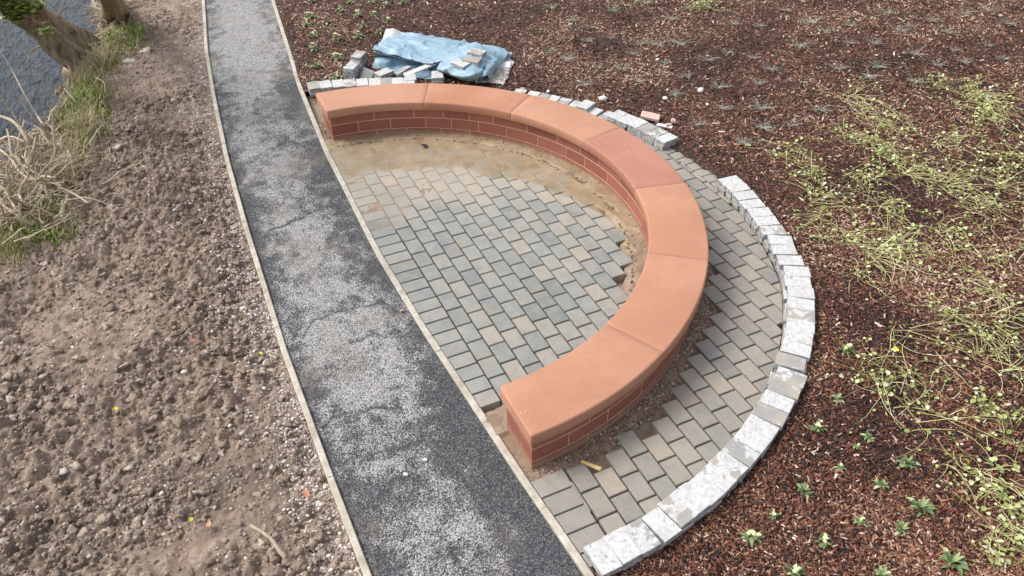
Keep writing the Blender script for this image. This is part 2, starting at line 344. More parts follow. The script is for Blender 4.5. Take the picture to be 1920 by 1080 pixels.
LEAF_V=leafmat('vine_leaf',[(0,(.17,.23,.05)),(.4,(.36,.42,.13)),(.8,(.57,.60,.28)),(1,(.66,.68,.45))])
STEM_V=leafmat('vine_stem',[(0,(.36,.34,.12)),(.5,(.54,.51,.22)),(1,(.72,.68,.42))])
LEAF_S=leafmat('silver_leaf',[(0,(.15,.15,.12)),(.5,(.32,.32,.26)),(1,(.60,.59,.50))])
GRASS=leafmat('grass_blade',[(0,(.15,.16,.05)),(.45,(.32,.33,.11)),(.75,(.36,.34,.14)),(1,(.55,.47,.27))])
WEED=leafmat('weed_leaf',[(0,(.11,.18,.03)),(.5,(.27,.36,.07)),(1,(.58,.60,.18))])
DRYG=leafmat('dry_grass',[(0,(.30,.23,.12)),(.5,(.52,.42,.25)),(1,(.72,.62,.42))],.7)
TWIG=m_rnd('dead_branch',[(0,(.22,.165,.11)),(.45,(.48,.39,.28)),(1,(.72,.64,.50))],.85,40,(.15,.11,.08),.4)
def m_trunk():
    t=NT('trunk_bark'); mp=t.n('ShaderNodeMapping'); t.set(mp.inputs[0],t.geo()); mp.inputs['Rotation'].default_value=(0,.7,.9); mp.inputs['Scale'].default_value=(6,6,1.2)
    n=t.noise(2.2,6,.7,mp.outputs[0],1.0); col=t.ramp(n,[(.36,(.06,.043,.03)),(.46,(.30,.22,.15)),(.6,(.46,.36,.25)),(.8,(.62,.52,.38))])
    col=t.mix(t.math('MULTIPLY',step(t,t.noise(4,4),.5,.7),.4),col,(.13,.13,.05))
    return t.out(col,.9,n,.6,.04)
TRUNK=m_trunk()
t=NT('dark_bitumen'); BITU=t.out((.016,.017,.02),.8,t.noise(90,3),.6,.005)
t=NT('timber_splinter'); TIMB=t.out(t.ramp(t.noise(30,3),[(.3,(.55,.38,.14)),(.7,(.75,.58,.28))]),.7)
# ---------------------------------------------------------------- plan of the place (metres; bench centre at 0,0; path runs along y)
_kr=np.array([(-9,.22),(-5.5,.13),(-3.77,.045),(-3.09,0),(-2.32,-.035),(-1.18,-.092),(.03,-.115),(.41,-.108),(1.52,-.072),(2.34,-.052),(3.43,.025),(4.48,.10),(5.38,.21),(7.87,.475),(12,1.05),(25,3.2)])
def kr(y): return np.interp(y,_kr[:,0],_kr[:,1])      # right edge of the kerb on the bench side
_kl=np.array([(-9,-1.12),(-5.5,-1.24),(-3.31,-1.325),(-2.36,-1.34),(-.88,-1.345),(1.2,-1.29),(2.66,-1.23),(4.49,-1.10),(6.2,-.945),(7.84,-.735),(8.45,-.66),(12,-.15),(25,2.)])
def kl(y): return np.interp(y,_kl[:,0],_kl[:,1])      # left edge of the kerb on the river side
_ri=np.array([(-100,3.83),(-89,3.785),(-60,3.775),(-40,3.785),(-30,3.79),(-22,3.735),(-15,3.71),(-5,3.685),(9,3.64),(24,3.64),(45,3.66),(62,3.70),(72,3.735),(80,3.81),(89,3.93),(100,4.1)])
def rin(a): return np.interp(a,_ri[:,0],_ri[:,1])     # inner edge of the outer ring, a in degrees
RB_I,RB_O,RC_I,RC_O=2.549,2.987,2.494,3.043; ZTOP=.443; ZC=.335
# ---------------------------------------------------------------- ground sheets
def lin(a,b,n): return np.linspace(a,b,n)
yy=[-7.]
while yy[-1]<26: yy.append(yy[-1]+ .012*max(1,.6+(yy[-1]+3.5)/9))
yy=np.array(yy)
# path
us=lin(0,1,84); Y,Uu=np.meshgrid(yy[yy<26],us,indexing='ij'); L=kl(Y)+.045; Rr=kr(Y)-.045; X=L+(Rr-L)*Uu
nz=fbm(X*1.6,Y*.9,4,3); n2=fbm(X*5,Y*4,4,9); n4=fbm(X*.8,Y*.35,3,21)
edge=1-np.abs(Uu-.45)*2
n5=fbm(X*11,Y*11,4,73); dust=.26+.95*(nz-.45)+.9*(n2-.5)+1.5*(n5-.5)+.42*sstep(.0,.75,edge)+.55*(n4-.45)
dust+= .20*np.exp(-((Uu-.42)/.26)**2)*(np.sin(Y*1.9+1)*.25+.6)
dust+= .30*sstep(3.8,6.5,Y)
dust-= .26*sstep(.62,1.0,Uu+.25*(n2-.5))*(1-.5*sstep(4.5,7,Y)); dust-=.30*sstep(-.9,-3.0,Y); dust-=.25*sstep(.16,.03,Uu)*sstep(5,2,Y)
dust=np.clip(dust,0,1)
tan=np.clip((fbm(X*2.3,Y*2.3,4,55)-.60)*5,0,1)*.8
# four sagging seams where the roller turned
seam=np.zeros_like(X)
for P in ([(-1.14,-.80),(-1.05,-.68),(-.98,-.61),(-.72,-.585),(-.47,-.62),(-.3,-.67)],[(-1.24,-1.93),(-1.13,-1.83),(-.98,-1.835),(-.82,-1.88),(-.60,-1.97)],[(-1.24,1.02),(-1.02,1.0),(-.72,1.08),(-.45,1.19)],[(-.78,-1.05),(-.62,-1.03),(-.5,-1.03)]):
    P=np.array(P); ys=np.interp(X,P[:,0],P[:,1]); k=(X>P[0,0])*(X<P[-1,0]); seam=np.maximum(seam,k*np.exp(-((Y-ys-.012*np.sin(X*30))/(.012+.012*n2))**2)*np.clip(.35+n2*1.1,0,1))
dust*=1-.9*seam
# smooth damp puddle
def blob(cx,cy,an,la,lb):
    ca,sa=math.cos(an),math.sin(an); u=(X-cx)*ca+(Y-cy)*sa; v=-(X-cx)*sa+(Y-cy)*ca; return np.exp(-(u/la)**2-(v/lb)**2)
smo=sstep(.38,.62,blob(-.80,3.64,.45,.24,.10)+.35*(n2-.5))
smo=np.maximum(smo,sstep(.4,.8,blob(-.38,4.0,.5,.34,.20)+.5*(n2-.5))*.55); dust-=.35*blob(-.25,3.9,.3,.4,.45)
Z=-.022+.010*(n2-.5)+.012*(nz-.5)-.006*seam*1.5-.004*smo
link('path',grid('path',X,Y,Z,ASPH,{'dust':dust,'tan':tan,'smooth':smo,'seam':seam}))['kind']='structure'
# kerbs: concrete edging, in lengths
def kerb(fn,x0,x1,ztop,nm):
    mb=MB(); ys=np.arange(-7,26,.915)
    for i in range(len(ys)-1):
        a,b=ys[i]+.003,ys[i+1]-.003; seg=[]
        for y in np.linspace(a,b,4):
            j=random.uniform(-.003,.003)
            for dx in (x0,x1): seg.append((fn(y)+dx,y))
        sec=[(x0,-.12),(x0,ztop-.006),(x0+.006,ztop),(x1-.006,ztop),(x1,ztop-.006),(x1,-.12)]
        V=[];Fc=[];k=len(sec); dz=random.uniform(-.003,.003)
        Y4=np.linspace(a,b,4)
        for y in Y4:
            for sx,sz in sec: V.append((fn(y)+sx,y,sz+(dz if sz>-.1 else 0)))
        for s_ in range(3):
            for m_ in range(k-1): Fc.append((s_*k+m_,s_*k+m_+1,(s_+1)*k+m_+1,(s_+1)*k+m_))
        Fc.append(tuple(range(k))[::-1]); Fc.append(tuple(3*k+i_ for i_ in range(k)))
        mb.add(V,Fc,random.random())
    o=mb.build(nm,KERB); o['kind']='structure'; return o
kerb(kr,-.055,0,.008,'kerb'); kerb(kl,0,.05,.012,'kerb')
# soil bank, falling to the river
WZ=-.62
_wl=np.array([at(px,py,WZ)[:2] for px,py in [(0,345),(48,303),(88,262),(110,205),(128,160),(176,92),(196,62),(190,20),(186,-30)]])
_wl=_wl[np.argsort(_wl[:,1])]
def wl(y): return np.interp(y,_wl[:,1],_wl[:,0],left=_wl[0,0],right=_wl[-1,0]+.0)
def xw(y): 
    y=np.asarray(y,float); a=wl(y); return np.where(y<_wl[0,1],_wl[0,0]-.25*( _wl[0,1]-y),np.where(y>_wl[-1,1],_wl[-1,0]+.2*(y-_wl[-1,1]),a))
def zsoil(X,Y,fine=True):
    X=np.asarray(X,float);Y=np.asarray(Y,float)
    d=X-xw(Y)                                    # distance inland from the waterline
    z=WZ+(.62-.02)*sstep(-.15,.75,d) - .5*sstep(0,.9,-d)
    e=np.clip((kl(Y)-X)/.22,0,1); amp=(.25+.75*e)
    z=z-.012*(1-e)
    z+=amp*(.085*(fbm(X*1.3,Y*1.3,3,1)-.5)+.085*(fbm(X*4,Y*4.6,4,2)-.5))
    if fine:
        cm=.45+.9*sstep(.40,.60,fbm(X*1.1,Y*1.3,3,66)); amp=amp*cm
        b=np.abs(fbm(X*6,Y*8,4,5)-.5)*2; z+=amp*.10*(b-.25); q_=sstep(.50,.58,fbm(X*11,Y*13,3,6)); z+=amp*.020*q_
        z+=amp*.055*(fbm(X*24,Y*26,3,8)-.5)
        # digger track marks beside the kerb
        tr=np.exp(-((X-kl(Y)+.20)/.14)**2)*sstep(1.35,1.5,Y)*sstep(2.45,2.3,Y); z+=tr*.022*np.sign(np.sin(Y*52))*1.0
    return z
xs=np.concatenate([lin(-9,-4.6,60),lin(-4.6,0,360)[1:]])   # 0 = kerb line
ys=yy[(yy>-4.6)]; 
Yg,Xu=np.meshgrid(ys,xs,indexing='ij'); X=kl(Yg)+.004+Xu
Zg=zsoil(X,Yg)
rel=-Xu
peb=np.clip(1.3-rel/.38+ (fbm(X*2,Yg*1.6,4,33)-.5)*2.6,0,1)*sstep(1.6,.9,rel)*(.55+.45*sstep(3,-.5,Yg)) 
peb=np.maximum(peb,np.clip((fbm(X*1.1,Yg*1.1,3,61)-.64)*3,0,.25))
wet=np.clip((fbm(X*1.2,Yg*1.5,4,70)-.56)*6,0,1)*.8
dW=X-xw(Yg); green=np.clip(sstep(1.0,.3,dW+(fbm(X*2,Yg*2,3,77)-.5)*.8),0,1)
soil=link('soil_ground',grid('soil_ground',X,Yg,Zg,SOIL,{'peb':peb,'wet':wet,'green':green*.8})); soil['kind']='structure'
# river and the ground far below everything
me=mesh('river',[(-80,-40,WZ),(1.5,-40,WZ),(1.5,90,WZ),(-80,90,WZ)],[(0,1,2,3)],WATER); link('river',me)['kind']='structure'
me=mesh('ground',[(-900,-900,-1.6),(900,-900,-1.6),(900,900,-1.6),(-900,900,-1.6)],[(0,1,2,3)],SOIL,{'peb':[0]*4,'wet':[0]*4,'green':[0]*4}); link('ground',me)['kind']='structure'
# mulch bed
def zm(X,Y): return .012+.075*(fbm(X*.9,Y*.9,3,41)-.5)*np.clip((np.hypot(X,Y)-3.9)*1.2,0,1)+.035*(fbm(X*5,Y*5,4,43)-.45)
def in_mulch(X,Y,mg=.0):
    r=np.hypot(X,Y); a=np.degrees(np.arctan2(Y,X)); 
    return (X>kr(Y)+mg)&((r>rin(np.clip(a,-100,100))+.20+mg)|((X<.05)&(Y>0)&(r>4.2)))
xs=np.concatenate([lin(0,7,230),lin(7,22,110)[1:]]); ys=np.concatenate([lin(-9,8,560),lin(8,26,240)[1:]])
Yg,Xu=np.meshgrid(ys,xs,indexing='ij'); X=kr(Yg)+.002+Xu
r_=np.hypot(X,Yg); a_=np.degrees(np.arctan2(Yg,X)); msk=r_>rin(np.clip(a_,-100,100))+.10
link('mulch_bed',grid('mulch_bed',X,Yg,zm(X,Yg),MULCH,{},True,msk))['kind']='structure'
# ---------------------------------------------------------------- paving
U=.163; LU=U*1.476
def clip_half(P,nx,ny,c):   # keep nx*x+ny*y<=c
    out=[]
    for i in range(len(P)):
        a=P[i];b=P[(i+1)%len(P)]; da=nx*a[0]+ny*a[1]-c; db=nx*b[0]+ny*b[1]-c
        if da<=0: out.append(a)
        if (da<0)!=(db<0) and abs(da-db)>1e-12: t_=da/(da-db); out.append((a[0]+(b[0]-a[0])*t_,a[1]+(b[1]-a[1])*t_))
    return out
def clip_disc(P,rf):
    c=np.mean(P,0); a0=math.degrees(math.atan2(c[1],c[0]))
    for a in (a0-3.5,a0-1.7,a0,a0+1.7,a0+3.5):
        P=clip_half(P,math.cos(R_(a)),math.sin(R_(a)),rf(a)); 
        if len(P)<3: return []
    return P
def area(P): return .5*abs(sum(P[i][0]*P[(i+1)%len(P)][1]-P[(i+1)%len(P)][0]*P[i][1] for i in range(len(P))))
def turn(P,a):
    c=np.mean(P,0); ca,sa=math.cos(a),math.sin(a); return [(c[0]+(x-c[0])*ca-(y-c[1])*sa,c[1]+(x-c[0])*sa+(y-c[1])*ca) for x,y in P]
g=.0074
mb=MB()
for i in range(15):
    x0=.1478+i*U
    for j in range(-14,16):
        y1=-.0717-j*LU-(LU/2 if i%2 else 0); y0=y1-LU
        P=[(x0+g,y0+g),(x0+U-g,y0+g),(x0+U-g,y1-g),(x0+g,y1-g)]
        c=np.mean(P,0); r=np.hypot(*c); a=math.degrees(math.atan2(c[1],c[0])); rm=max(np.hypot(*p) for p in P)
        lim=2.62 if a<-38 else (2.42 if a<-22 else (2.38 if a>35 else 2.405))
        if a<-38:
            if r>2.50: continue
            P=clip_disc(P,lambda q:2.53) 
            if len(P)<3 or area(P)<.004: continue
        elif rm>lim+(.05 if random.random()<.3 else 0): continue
        prism(mb,turn(P,random.gauss(0,.006)),-.105,random.gauss(0,.0012),.005,min(1,max(0,random.gauss(.45,.27))))
y=-2.27; 
while y<2.62:   # soldier course along the kerb
    P=[(kr(y)+.006,y+g),(.1478-g,y+g),(.1478-g,y+U-g),(kr(y+U)+.006,y+U-g)]
    prism(mb,turn(P,random.gauss(0,.004)),-.105,random.gauss(0,.001),.004,min(1,max(0,random.gauss(.4,.25)))); y+=U+.0005
o1=mb.build('inner',PAV_IN)
mb=MB(); NX=28
for i in range(-2,24):
    x0=.2895+i*.1653
    for j in range(-20,26):
        y1=-3.34+j*LU+(LU/2 if i%2 else 0); y0=y1-LU
        P=[(x0+g,y0+g),(x0+.1653-g,y0+g),(x0+.1653-g,y1-g),(x0+g,y1-g)]
        c=np.mean(P,0); a=math.degrees(math.atan2(c[1],c[0])); rmin=min(np.hypot(*p) for p in P); r=np.hypot(*c)
        if a>62 or x0<.40 and i<0: continue
        if i<0: continue
        lim=3.055 if a<-38 else 3.0
        if rmin<lim or r>3.86: continue
        P=clip_disc(P,lambda q:float(rin(q))-.008)
        if len(P)<3 or area(P)<.0022: continue
        prism(mb,turn(P,random.gauss(0,.006)),-.105,random.gauss(0,.0015),.005,min(1,max(0,random.gauss(.5,.27))))
# wide pavers beside the kerb at the near end, with the thin cut piece
y=-3.94
while y<-3.2:
    P=[(kr(y)+.008,y+.005),(.283-g,y+.005),(.283-g,y+U+.002),(kr(y+U)+.008,y+U+.002)]; prism(mb,P,-.06,0,.005,random.uniform(.3,.8)); y+=U+.008
prism(mb,[(.2665,-3.50),(.2845,-3.50),(.2845,-3.215),(.2665,-3.215)],-.05,-.004,.002,.6)
# ground-level soldier ring
n_=76; ang=[-90.5+2.34*i for i in range(n_)]
for a in ang:
    if a>88: continue
    am=a+1.17; ri=float(rin(am)); ro=ri+.235; da=2.34-.15
    w0=[(rr*math.cos(R_(b)),rr*math.sin(R_(b))) for rr,b in ((ri,a+.07),(ro,a+.09),(ro,a+da),(ri,a+da+.02))]
    if min(p[0] for p in w0)<kr(w0[0][1])+.005: continue
    prism(mb,w0,-.105,random.gauss(0,.0012)-.001,.004,random.uniform(.3,1))
o2=mb.build('outer',PAV_OUT)
for o in (o1,o2): o.name='paving'; o['kind']='structure'
# sand and mortar bed under and round the paving
n1_,n2_=420,420
xs=lin(-.1,4.15,n1_); ys=lin(-4.1,4.2,760); Yg,Xg=np.meshgrid(ys,xs,indexing='ij')
r_=np.hypot(Xg,Yg); a_=np.degrees(np.arctan2(Yg,Xg))
sx=np.array([p[0] for p in SILT]); sy=np.array([p[1] for p in SILT])
def yb(X): return np.interp(X,sx,sy)
nse=fbm(Xg*5,Yg*5,4,91)-.5
jo=np.interp(Xg,[-.2,.14,.45,.97,1.13,1.32,1.6,2.0,2.3],[.43,.44,.72,.68,.52,.70,.95,.45,-.2])
fill=sstep(-.06,.06,Yg-np.minimum(jo,yb(Xg)+.3)+nse*.25)*(r_<2.6)
lowin=-.098; Z=lowin+(.0955)*fill + .006*nse
Z=np.where(r_<2.6,Z,Z)
outer=(r_>2.6); Zo=-.085+.010*nse+.066*sstep(3.30,3.08,r_+nse*.12)
Z=np.where(outer,Zo,Z)
# muddy margin inside the wall
mar=sstep(2.30,2.44,r_+nse*.1)*(r_<2.6); Z=np.maximum(Z,np.where(mar>0,-.034+mar*(.035+.02*fbm(Xg*20,Yg*20,3,3)),-1)*1.0)
Z=np.where(r_<2.6,np.minimum(Z,.012),Z)
Z+=.004*(fbm(Xg*40,Yg*40,3,92)-.5)
# joint depths read as black gaps only where nothing has washed in
inside_p=(r_<2.36); outp=(r_>3.10)&(r_<3.8)
dark=np.where(inside_p,1-fill,np.where(outp,1,0))*1.0
dark=np.where((r_<2.6)&(Yg<-2.3),0,dark); dark=np.where((r_>3.0)&(r_<3.25),dark*sstep(3.06,3.2,r_+nse*.1),dark)
dark*=.0  # the gaps darken by themselves
bx=(Xg>kr(Yg)-.02)&(r_<rin(np.clip(a_,-100,100))+.20)
bed=link('sand_bed',grid('sand_bed',Xg,Yg,Z,BED,{'dark':dark,'silt':sstep(-.3,.15,Yg-yb(Xg)+nse*.5)*(r_<2.75)},True,bx)); bed['kind']='structure'
# ---------------------------------------------------------------- the curved bench
bench=tag(empty('stone_bench',(0,0,-.06)),'semicircular red sandstone bench with smooth rounded seat slabs on three block courses','bench')
def arcblock(mb,ri,ro,a0,a1,z0,z1,r,xcut=None,ch=.004,seg=None):
    seg=seg or max(2,int((a1-a0)/1.6)); V=[];Fc=[]
    sec=[(ri,z0+ch),(ri,z1-ch),(ri+ch,z1),(ro-ch,z1),(ro,z1-ch),(ro,z0+ch),(ro-ch,z0),(ri+ch,z0)]; k=len(sec)
    for s_ in range(seg+1):
        a=R_(a0+(a1-a0)*s_/seg)
        for rr,z in sec:
            x=rr*math.cos(a); y=rr*math.sin(a)
            if xcut is not None and (s_==0 and a0<-88 or s_==seg and a1>88): x=xcut; y=math.copysign(math.sqrt(rr*rr-xcut*xcut),y)
            V.append((x,y,z+.06))
    for s_ in range(seg):
        for m_ in range(k): n=(m_+1)%k; Fc.append((s_*k+m_,s_*k+n,(s_+1)*k+n,(s_+1)*k+m_))
    Fc.append(tuple(range(k-1,-1,-1))); Fc.append(tuple(seg*k+i for i in range(k)))
    mb.add(V,Fc,r)
XE=.068; A_E=89.
J={'top':[-82,-71.3,-61.5,-51.5,-41,-31,-21.5,-12,-2.3,7.1,14.4,22.8,32.6,42.8,50,57.3,65.6,76.6],
   'mid':[-84.5,-75,-66,-56.5,-46.5,-36.5,-27,-17,-7,3.2,12.6,19.5,29.2,38.9,47.3,55.2,62.4,72.3,81.2],
   'bot':[-78.5,-71.5,-62,-52,-42,-32,-22,-11,-.5,7.9,16.2,24.9,33,41.6,50,58.2,68,76.4]}
JO={'top':[-78.7,-71.3,-62,-52,-42.5,-33,-24,-15,-6,4,14,24,34,44,54,64,74,83],
    'mid':[-82.5,-75,-67,-57,-47,-38,-28,-18,-9,1,11,21,31,41,51,61,71,80],
    'bot':[-78.8,-72,-63,-53,-43,-34,-24,-14,-4,6,16,26,36,46,56,66,76]}
wall=MB(); rm=(RB_I+RB_O)/2
for z0,z1,k in ((-.06,.066,'bot'),(.074,.203,'mid'),(.212,ZC-.003,'top')):
    for leaf,(ri,ro) in enumerate(((RB_I,rm+.035-.004),(rm+.035+.004,RB_O))):
        js=[-90]+(J if leaf==0 else JO)[k]+[90]
        for a,b in zip(js[:-1],js[1:]):
            d=.115; dj=random.gauss(0,.0006); arcblock(wall,ri+dj*(leaf==0),ro+dj*(leaf==1),a+d,b-d,z0,z1,min(1,max(0,random.gauss(.5,.22))+(.0 if k!='bot' else -.25)),XE,.003)
w=wall.build('block_wall',BRICK,bench)
mo=MB(); arcblock(mo,RB_I+.0022,RB_O-.0022,-90,90,-.10,ZC,.5,XE+.002,.001,100); mo.build('mortar_joint',MORTAR,w)
def coping(a0,a1,m,first,last):
    sec=[]; rr_=.019   # rounded nose on both edges
    for q in range(6): th=R_(180-90*q/5); sec.append((RC_I+rr_+rr_*math.cos(th),ZTOP-rr_+rr_*math.sin(th)))
    for q in range(6): th=R_(90-90*q/5); sec.append((RC_O-rr_+rr_*math.cos(th),ZTOP-rr_+rr_*math.sin(th)))
    sec+=[(RC_O,ZC+.008),(RC_O-.008,ZC),(RC_I+.008,ZC),(RC_I,ZC+.008)]
    k=len(sec); seg=18; V=[];Fc=[]; XC=.030
    # end profiles are shrunk a little so that the open ends round over too
    def ring(a,inset,xc=None):
        o=[]
        for (q,z) in sec:
            qq=min(max(q,RC_I+inset),RC_O-inset); zz=min(z,ZTOP-inset) if inset else z
            x=qq*math.cos(a);y=qq*math.sin(a)
            if xc is not None: x=xc; y=math.copysign(math.sqrt(qq*qq-xc*xc),y)
            o.append((x,y,zz+.06))
        return o
    rings=[]
    if first:
        for e in range(5): th=R_(90*e/4); rings.append(ring(0,rr_*(1-math.sin(th)),XC+rr_*(1-math.cos(th))) if 0 else [(XC+rr_*(1-math.sin(th)),-math.sqrt(max(0,(min(max(q,RC_I+rr_*(1-math.cos(th))),RC_O-rr_*(1-math.cos(th))))**2-XC**2)),min(z,ZTOP-rr_*(1-math.cos(th)))+.06) for q,z in sec])
        rings=rings[::-1]; # starts at the face
    else: rings.append(ring(R_(a0+.045),.0015)); rings.append(ring(R_(a0+.075),0))
    for s_ in range(1,seg): rings.append(ring(R_(a0+(a1-a0)*s_/seg),0))
    if last:
        for e in range(5): th=R_(90*e/4); i_=rr_*(1-math.cos(th)); rings.append([(XC+rr_*(1-math.sin(th)),math.sqrt((min(max(q,RC_I+i_),RC_O-i_))**2-XC**2),min(z,ZTOP-i_)+.06) for q,z in sec])
    else: rings.append(ring(R_(a1-.075),0)); rings.append(ring(R_(a1-.045),.0015))
    if first: rings=[rings[0],rings[1],rings[2],rings[3],rings[4]]+rings[5:]; rings[:5]=rings[:5][::1]
    for R0 in rings: V+=R0
    for s_ in range(len(rings)-1):
        for m_ in range(k): n=(m_+1)%k; Fc.append((s_*k+m_,s_*k+n,(s_+1)*k+n,(s_+1)*k+m_))
    Fc.append(tuple(range(k-1,-1,-1))); Fc.append(tuple((len(rings)-1)*k+i for i in range(k)))
    me=mesh('seat_slab',np.array(V),Fc,m,None,True)
    o=link('seat_slab',me,bench); return o
cj=[-89.4,-63.7,-38.6,-13.4,11.7,37.0,62.4,89.4]
for i in range(7):
    o=coping(cj[i],cj[i+1],SAND_P if i==3 else SAND_A,i==0,i==6)
    if i==3: tag(o,'pinker seat slab with pale specks')
import bmesh
for o in list(bench.children)+[w]+list(w.children):
    if o.type!='MESH': continue
    b_=bmesh.new(); b_.from_mesh(o.data); bmesh.ops.recalc_face_normals(b_,faces=b_.faces)
    if o.name.startswith('seat'):
        for e in b_.edges:
            if len(e.link_faces)==2 and e.calc_face_angle()>.9: e.smooth=False
    b_.to_mesh(o.data); b_.free()
# ---------------------------------------------------------------- loose pavers
def paver_mesh(i):
    rs=random.Random(i); mb=MB(); hx,hy=.0785,.1185
    P=[(-hx+rs.uniform(-.002,.002),-hy+rs.uniform(-.002,.002)),(hx+rs.uniform(-.002,.002),-hy),(hx,hy+rs.uniform(-.002,.002)),(-hx,hy)]
    st=random.getstate(); prism(mb,P,0,.052,.0035,.5); random.setstate(st)
    return mb
PV=[]; 
for i in range(4):
    mb=paver_mesh(i); PV.append((mesh('paver',np.array(mb.v),mb.f,STONE_W),mesh('paver',np.array(mb.v),mb.f,STONE_G)))
NP=0
def paver(x,y,z,rot,label,group=None,white=True,tilt=(0,0)):
    global NP
    o=link('paver_stone',PV[NP%4][0 if white else 1]); NP+=1
    o.location=(x,y,z); o.rotation_euler=(tilt[0],tilt[1],rot); return tag(o,label,'paving stone',group)
ORD=['first','second','third','fourth','fifth','sixth','seventh','eighth','ninth','tenth','eleventh','twelfth','thirteenth','fourteenth','fifteenth','sixteenth','seventeenth','eighteenth','nineteenth','twentieth','twenty-first','twenty-second','twenty-third','twenty-fourth','twenty-fifth','twenty-sixth','twenty-seventh','twenty-eighth','twenty-ninth','thirtieth','thirty-first','thirty-second','thirty-third','thirty-fourth','thirty-fifth','thirty-sixth','thirty-seventh','thirty-eighth']
# near run, listed from the path: (angle from, angle to, radial shift, turn)
near=[(-89.1,-86.8,.0,0),(-86.75,-84.5,0,0),(-84.45,-82.1,0,0),(-81.95,-79.65,.012,.03),(-79.6,-77.3,-.006,0),(-77.25,-75.1,-.012,0),(-75.35,-73.1,.005,.02),(-73.05,-70.9,-.004,.03),
 (-70.85,-68.6,-.006,0),(-68.5,-66.2,-.002,0),(-66.1,-63.9,0,0),(-63.85,-61.6,.006,0),(-61.3,-59.1,.012,.03),(-58.95,-56.7,.014,0),(-56.6,-54.4,.018,.02),(-54.2,-51.95,.026,-.01),(-51.55,-49.2,-.016,.03),
 (-49.05,-46.8,.006,0),(-46.7,-44.45,.006,0),(-44.4,-42.1,.012,0),(-42.05,-39.9,.014,0),(-39.8,-37.7,.012,-.02),(-37.5,-35.2,.016,0),(-35.15,-32.9,.01,0),(-32.8,-30.5,.016,0),(-30.35,-27.95,-.008,0),(-27.7,-25.5,-.012,.02),(-25.4,-22.9,.01,-.10),
 (-22.8,-20.4,0,0),(-20.3,-17.9,.0,0),(-17.8,-15.6,.0,0),(-15.4,-12.9,-.008,.03),(-12.8,-10.4,0,0),(-10.3,-7.9,.0,0),(-7.95,-5.8,-.002,.02)]
GREYS={15:'grey',13:'grey-brown',12:'brown',19:'plain'}
desc_top=['pale-edged brown-stained','grey-stained','white and grey clouded','clean cream-white','clean white','grey-spotted white','half grey','half grey','part grey','spotted white','large-blotched white','brown-flecked white','brown','speckled white','brown-faced','plain white','plain grey','brown with white rim','white','white','white','grey-cornered','half grey','white','grey-mottled','grey-mottled white','grey-streaked white','white','grey-ended white','white','white','grey','white','white','white']
for i,(a,b,dr,tw) in enumerate(near):
    am=(a+b)/2; rr=float(rin(am))+.1195
    lo=random.uniform(-.012,.008) if i not in (14,16) else .012
    for lv in (0,1):
        q=(dr if lv else lo-.004); t_=R_(am+(0 if lv else random.uniform(-.5,.5)))
        x,y=(rr+q)*math.cos(t_),(rr+q)*math.sin(t_)
        rot=R_(am)-math.pi/2+(tw+random.gauss(0,.018) if lv else random.uniform(-.04,.04)); x+=random.gauss(0,.003); y+=random.gauss(0,.003)
        if lv: paver(x,y,.0555+random.uniform(0,.003),rot,f'{desc_top[i]} top paver, {ORD[i]} from path in near curved row','pavers stacked on the near curve',i not in (12,14,16),(random.gauss(0,.006),random.gauss(0,.008)))
        else: paver(x,y,.0025,rot,f'grey lower paver, {ORD[i]} from the path in the near curved row','pavers stacked on the near curve',random.random()<.25)
far=[(9.2,11.7,2,0),(11.8,14.2,2,0),(14.3,16.6,2,0),(16.9,19.1,2,.01),(19.2,21.5,2,0),(21.6,24.0,2,.01),(24.2,26.5,1,0),(26.7,28.8,1,-.03),(29.0,31.3,2,0),(31.6,34,1,0),(34.05,36.3,1,0),(36.4,38.7,1,0),(38.9,41.2,1,0),(41.3,43.6,1,0),(43.7,46,1,0)]
for i,(a,b,nl,dr) in enumerate(far):
    am=(a+b)/2; rr=float(rin(am))+.1195
    for lv in range(nl):
        t_=R_(am+(0 if lv else random.uniform(-.4,.4))); q=dr+(0 if lv==nl-1 else random.uniform(-.015,.01))
        top=lv==nl-1
        paver((rr+q)*math.cos(t_),(rr+q)*math.sin(t_),.0025+.053*lv,R_(am)-math.pi/2+random.uniform(-.02,.02),
          f'pale {"top" if top and nl>1 else ("single" if top else "lower")} paver, {ORD[i]} from the gap in the row behind the bench','pavers stacked behind the bench',top)
back=[(88.2,86.0),(86,83.75),(83.6,81.35),(81.25,79.1),(79.0,76.6),(76.4,74.2),(74.1,71.9),(71.8,69.6),(69.5,67.2)]
for i,(b,a) in enumerate(back):
    am=(a+b)/2; rr=float(rin(am))+.1195
    for lv in (0,1):
        t_=R_(am); paver(rr*math.cos(t_)+.0,(rr+(0 if lv else -.012))*math.sin(t_),.0025+.053*lv,R_(am)-math.pi/2+random.uniform(-.015,.015),
          f'{"white-rimmed top" if lv else "lower grey"} paver, {ORD[i]} from the kerb in the row at the far end','pavers at the far end of the ring',bool(lv))
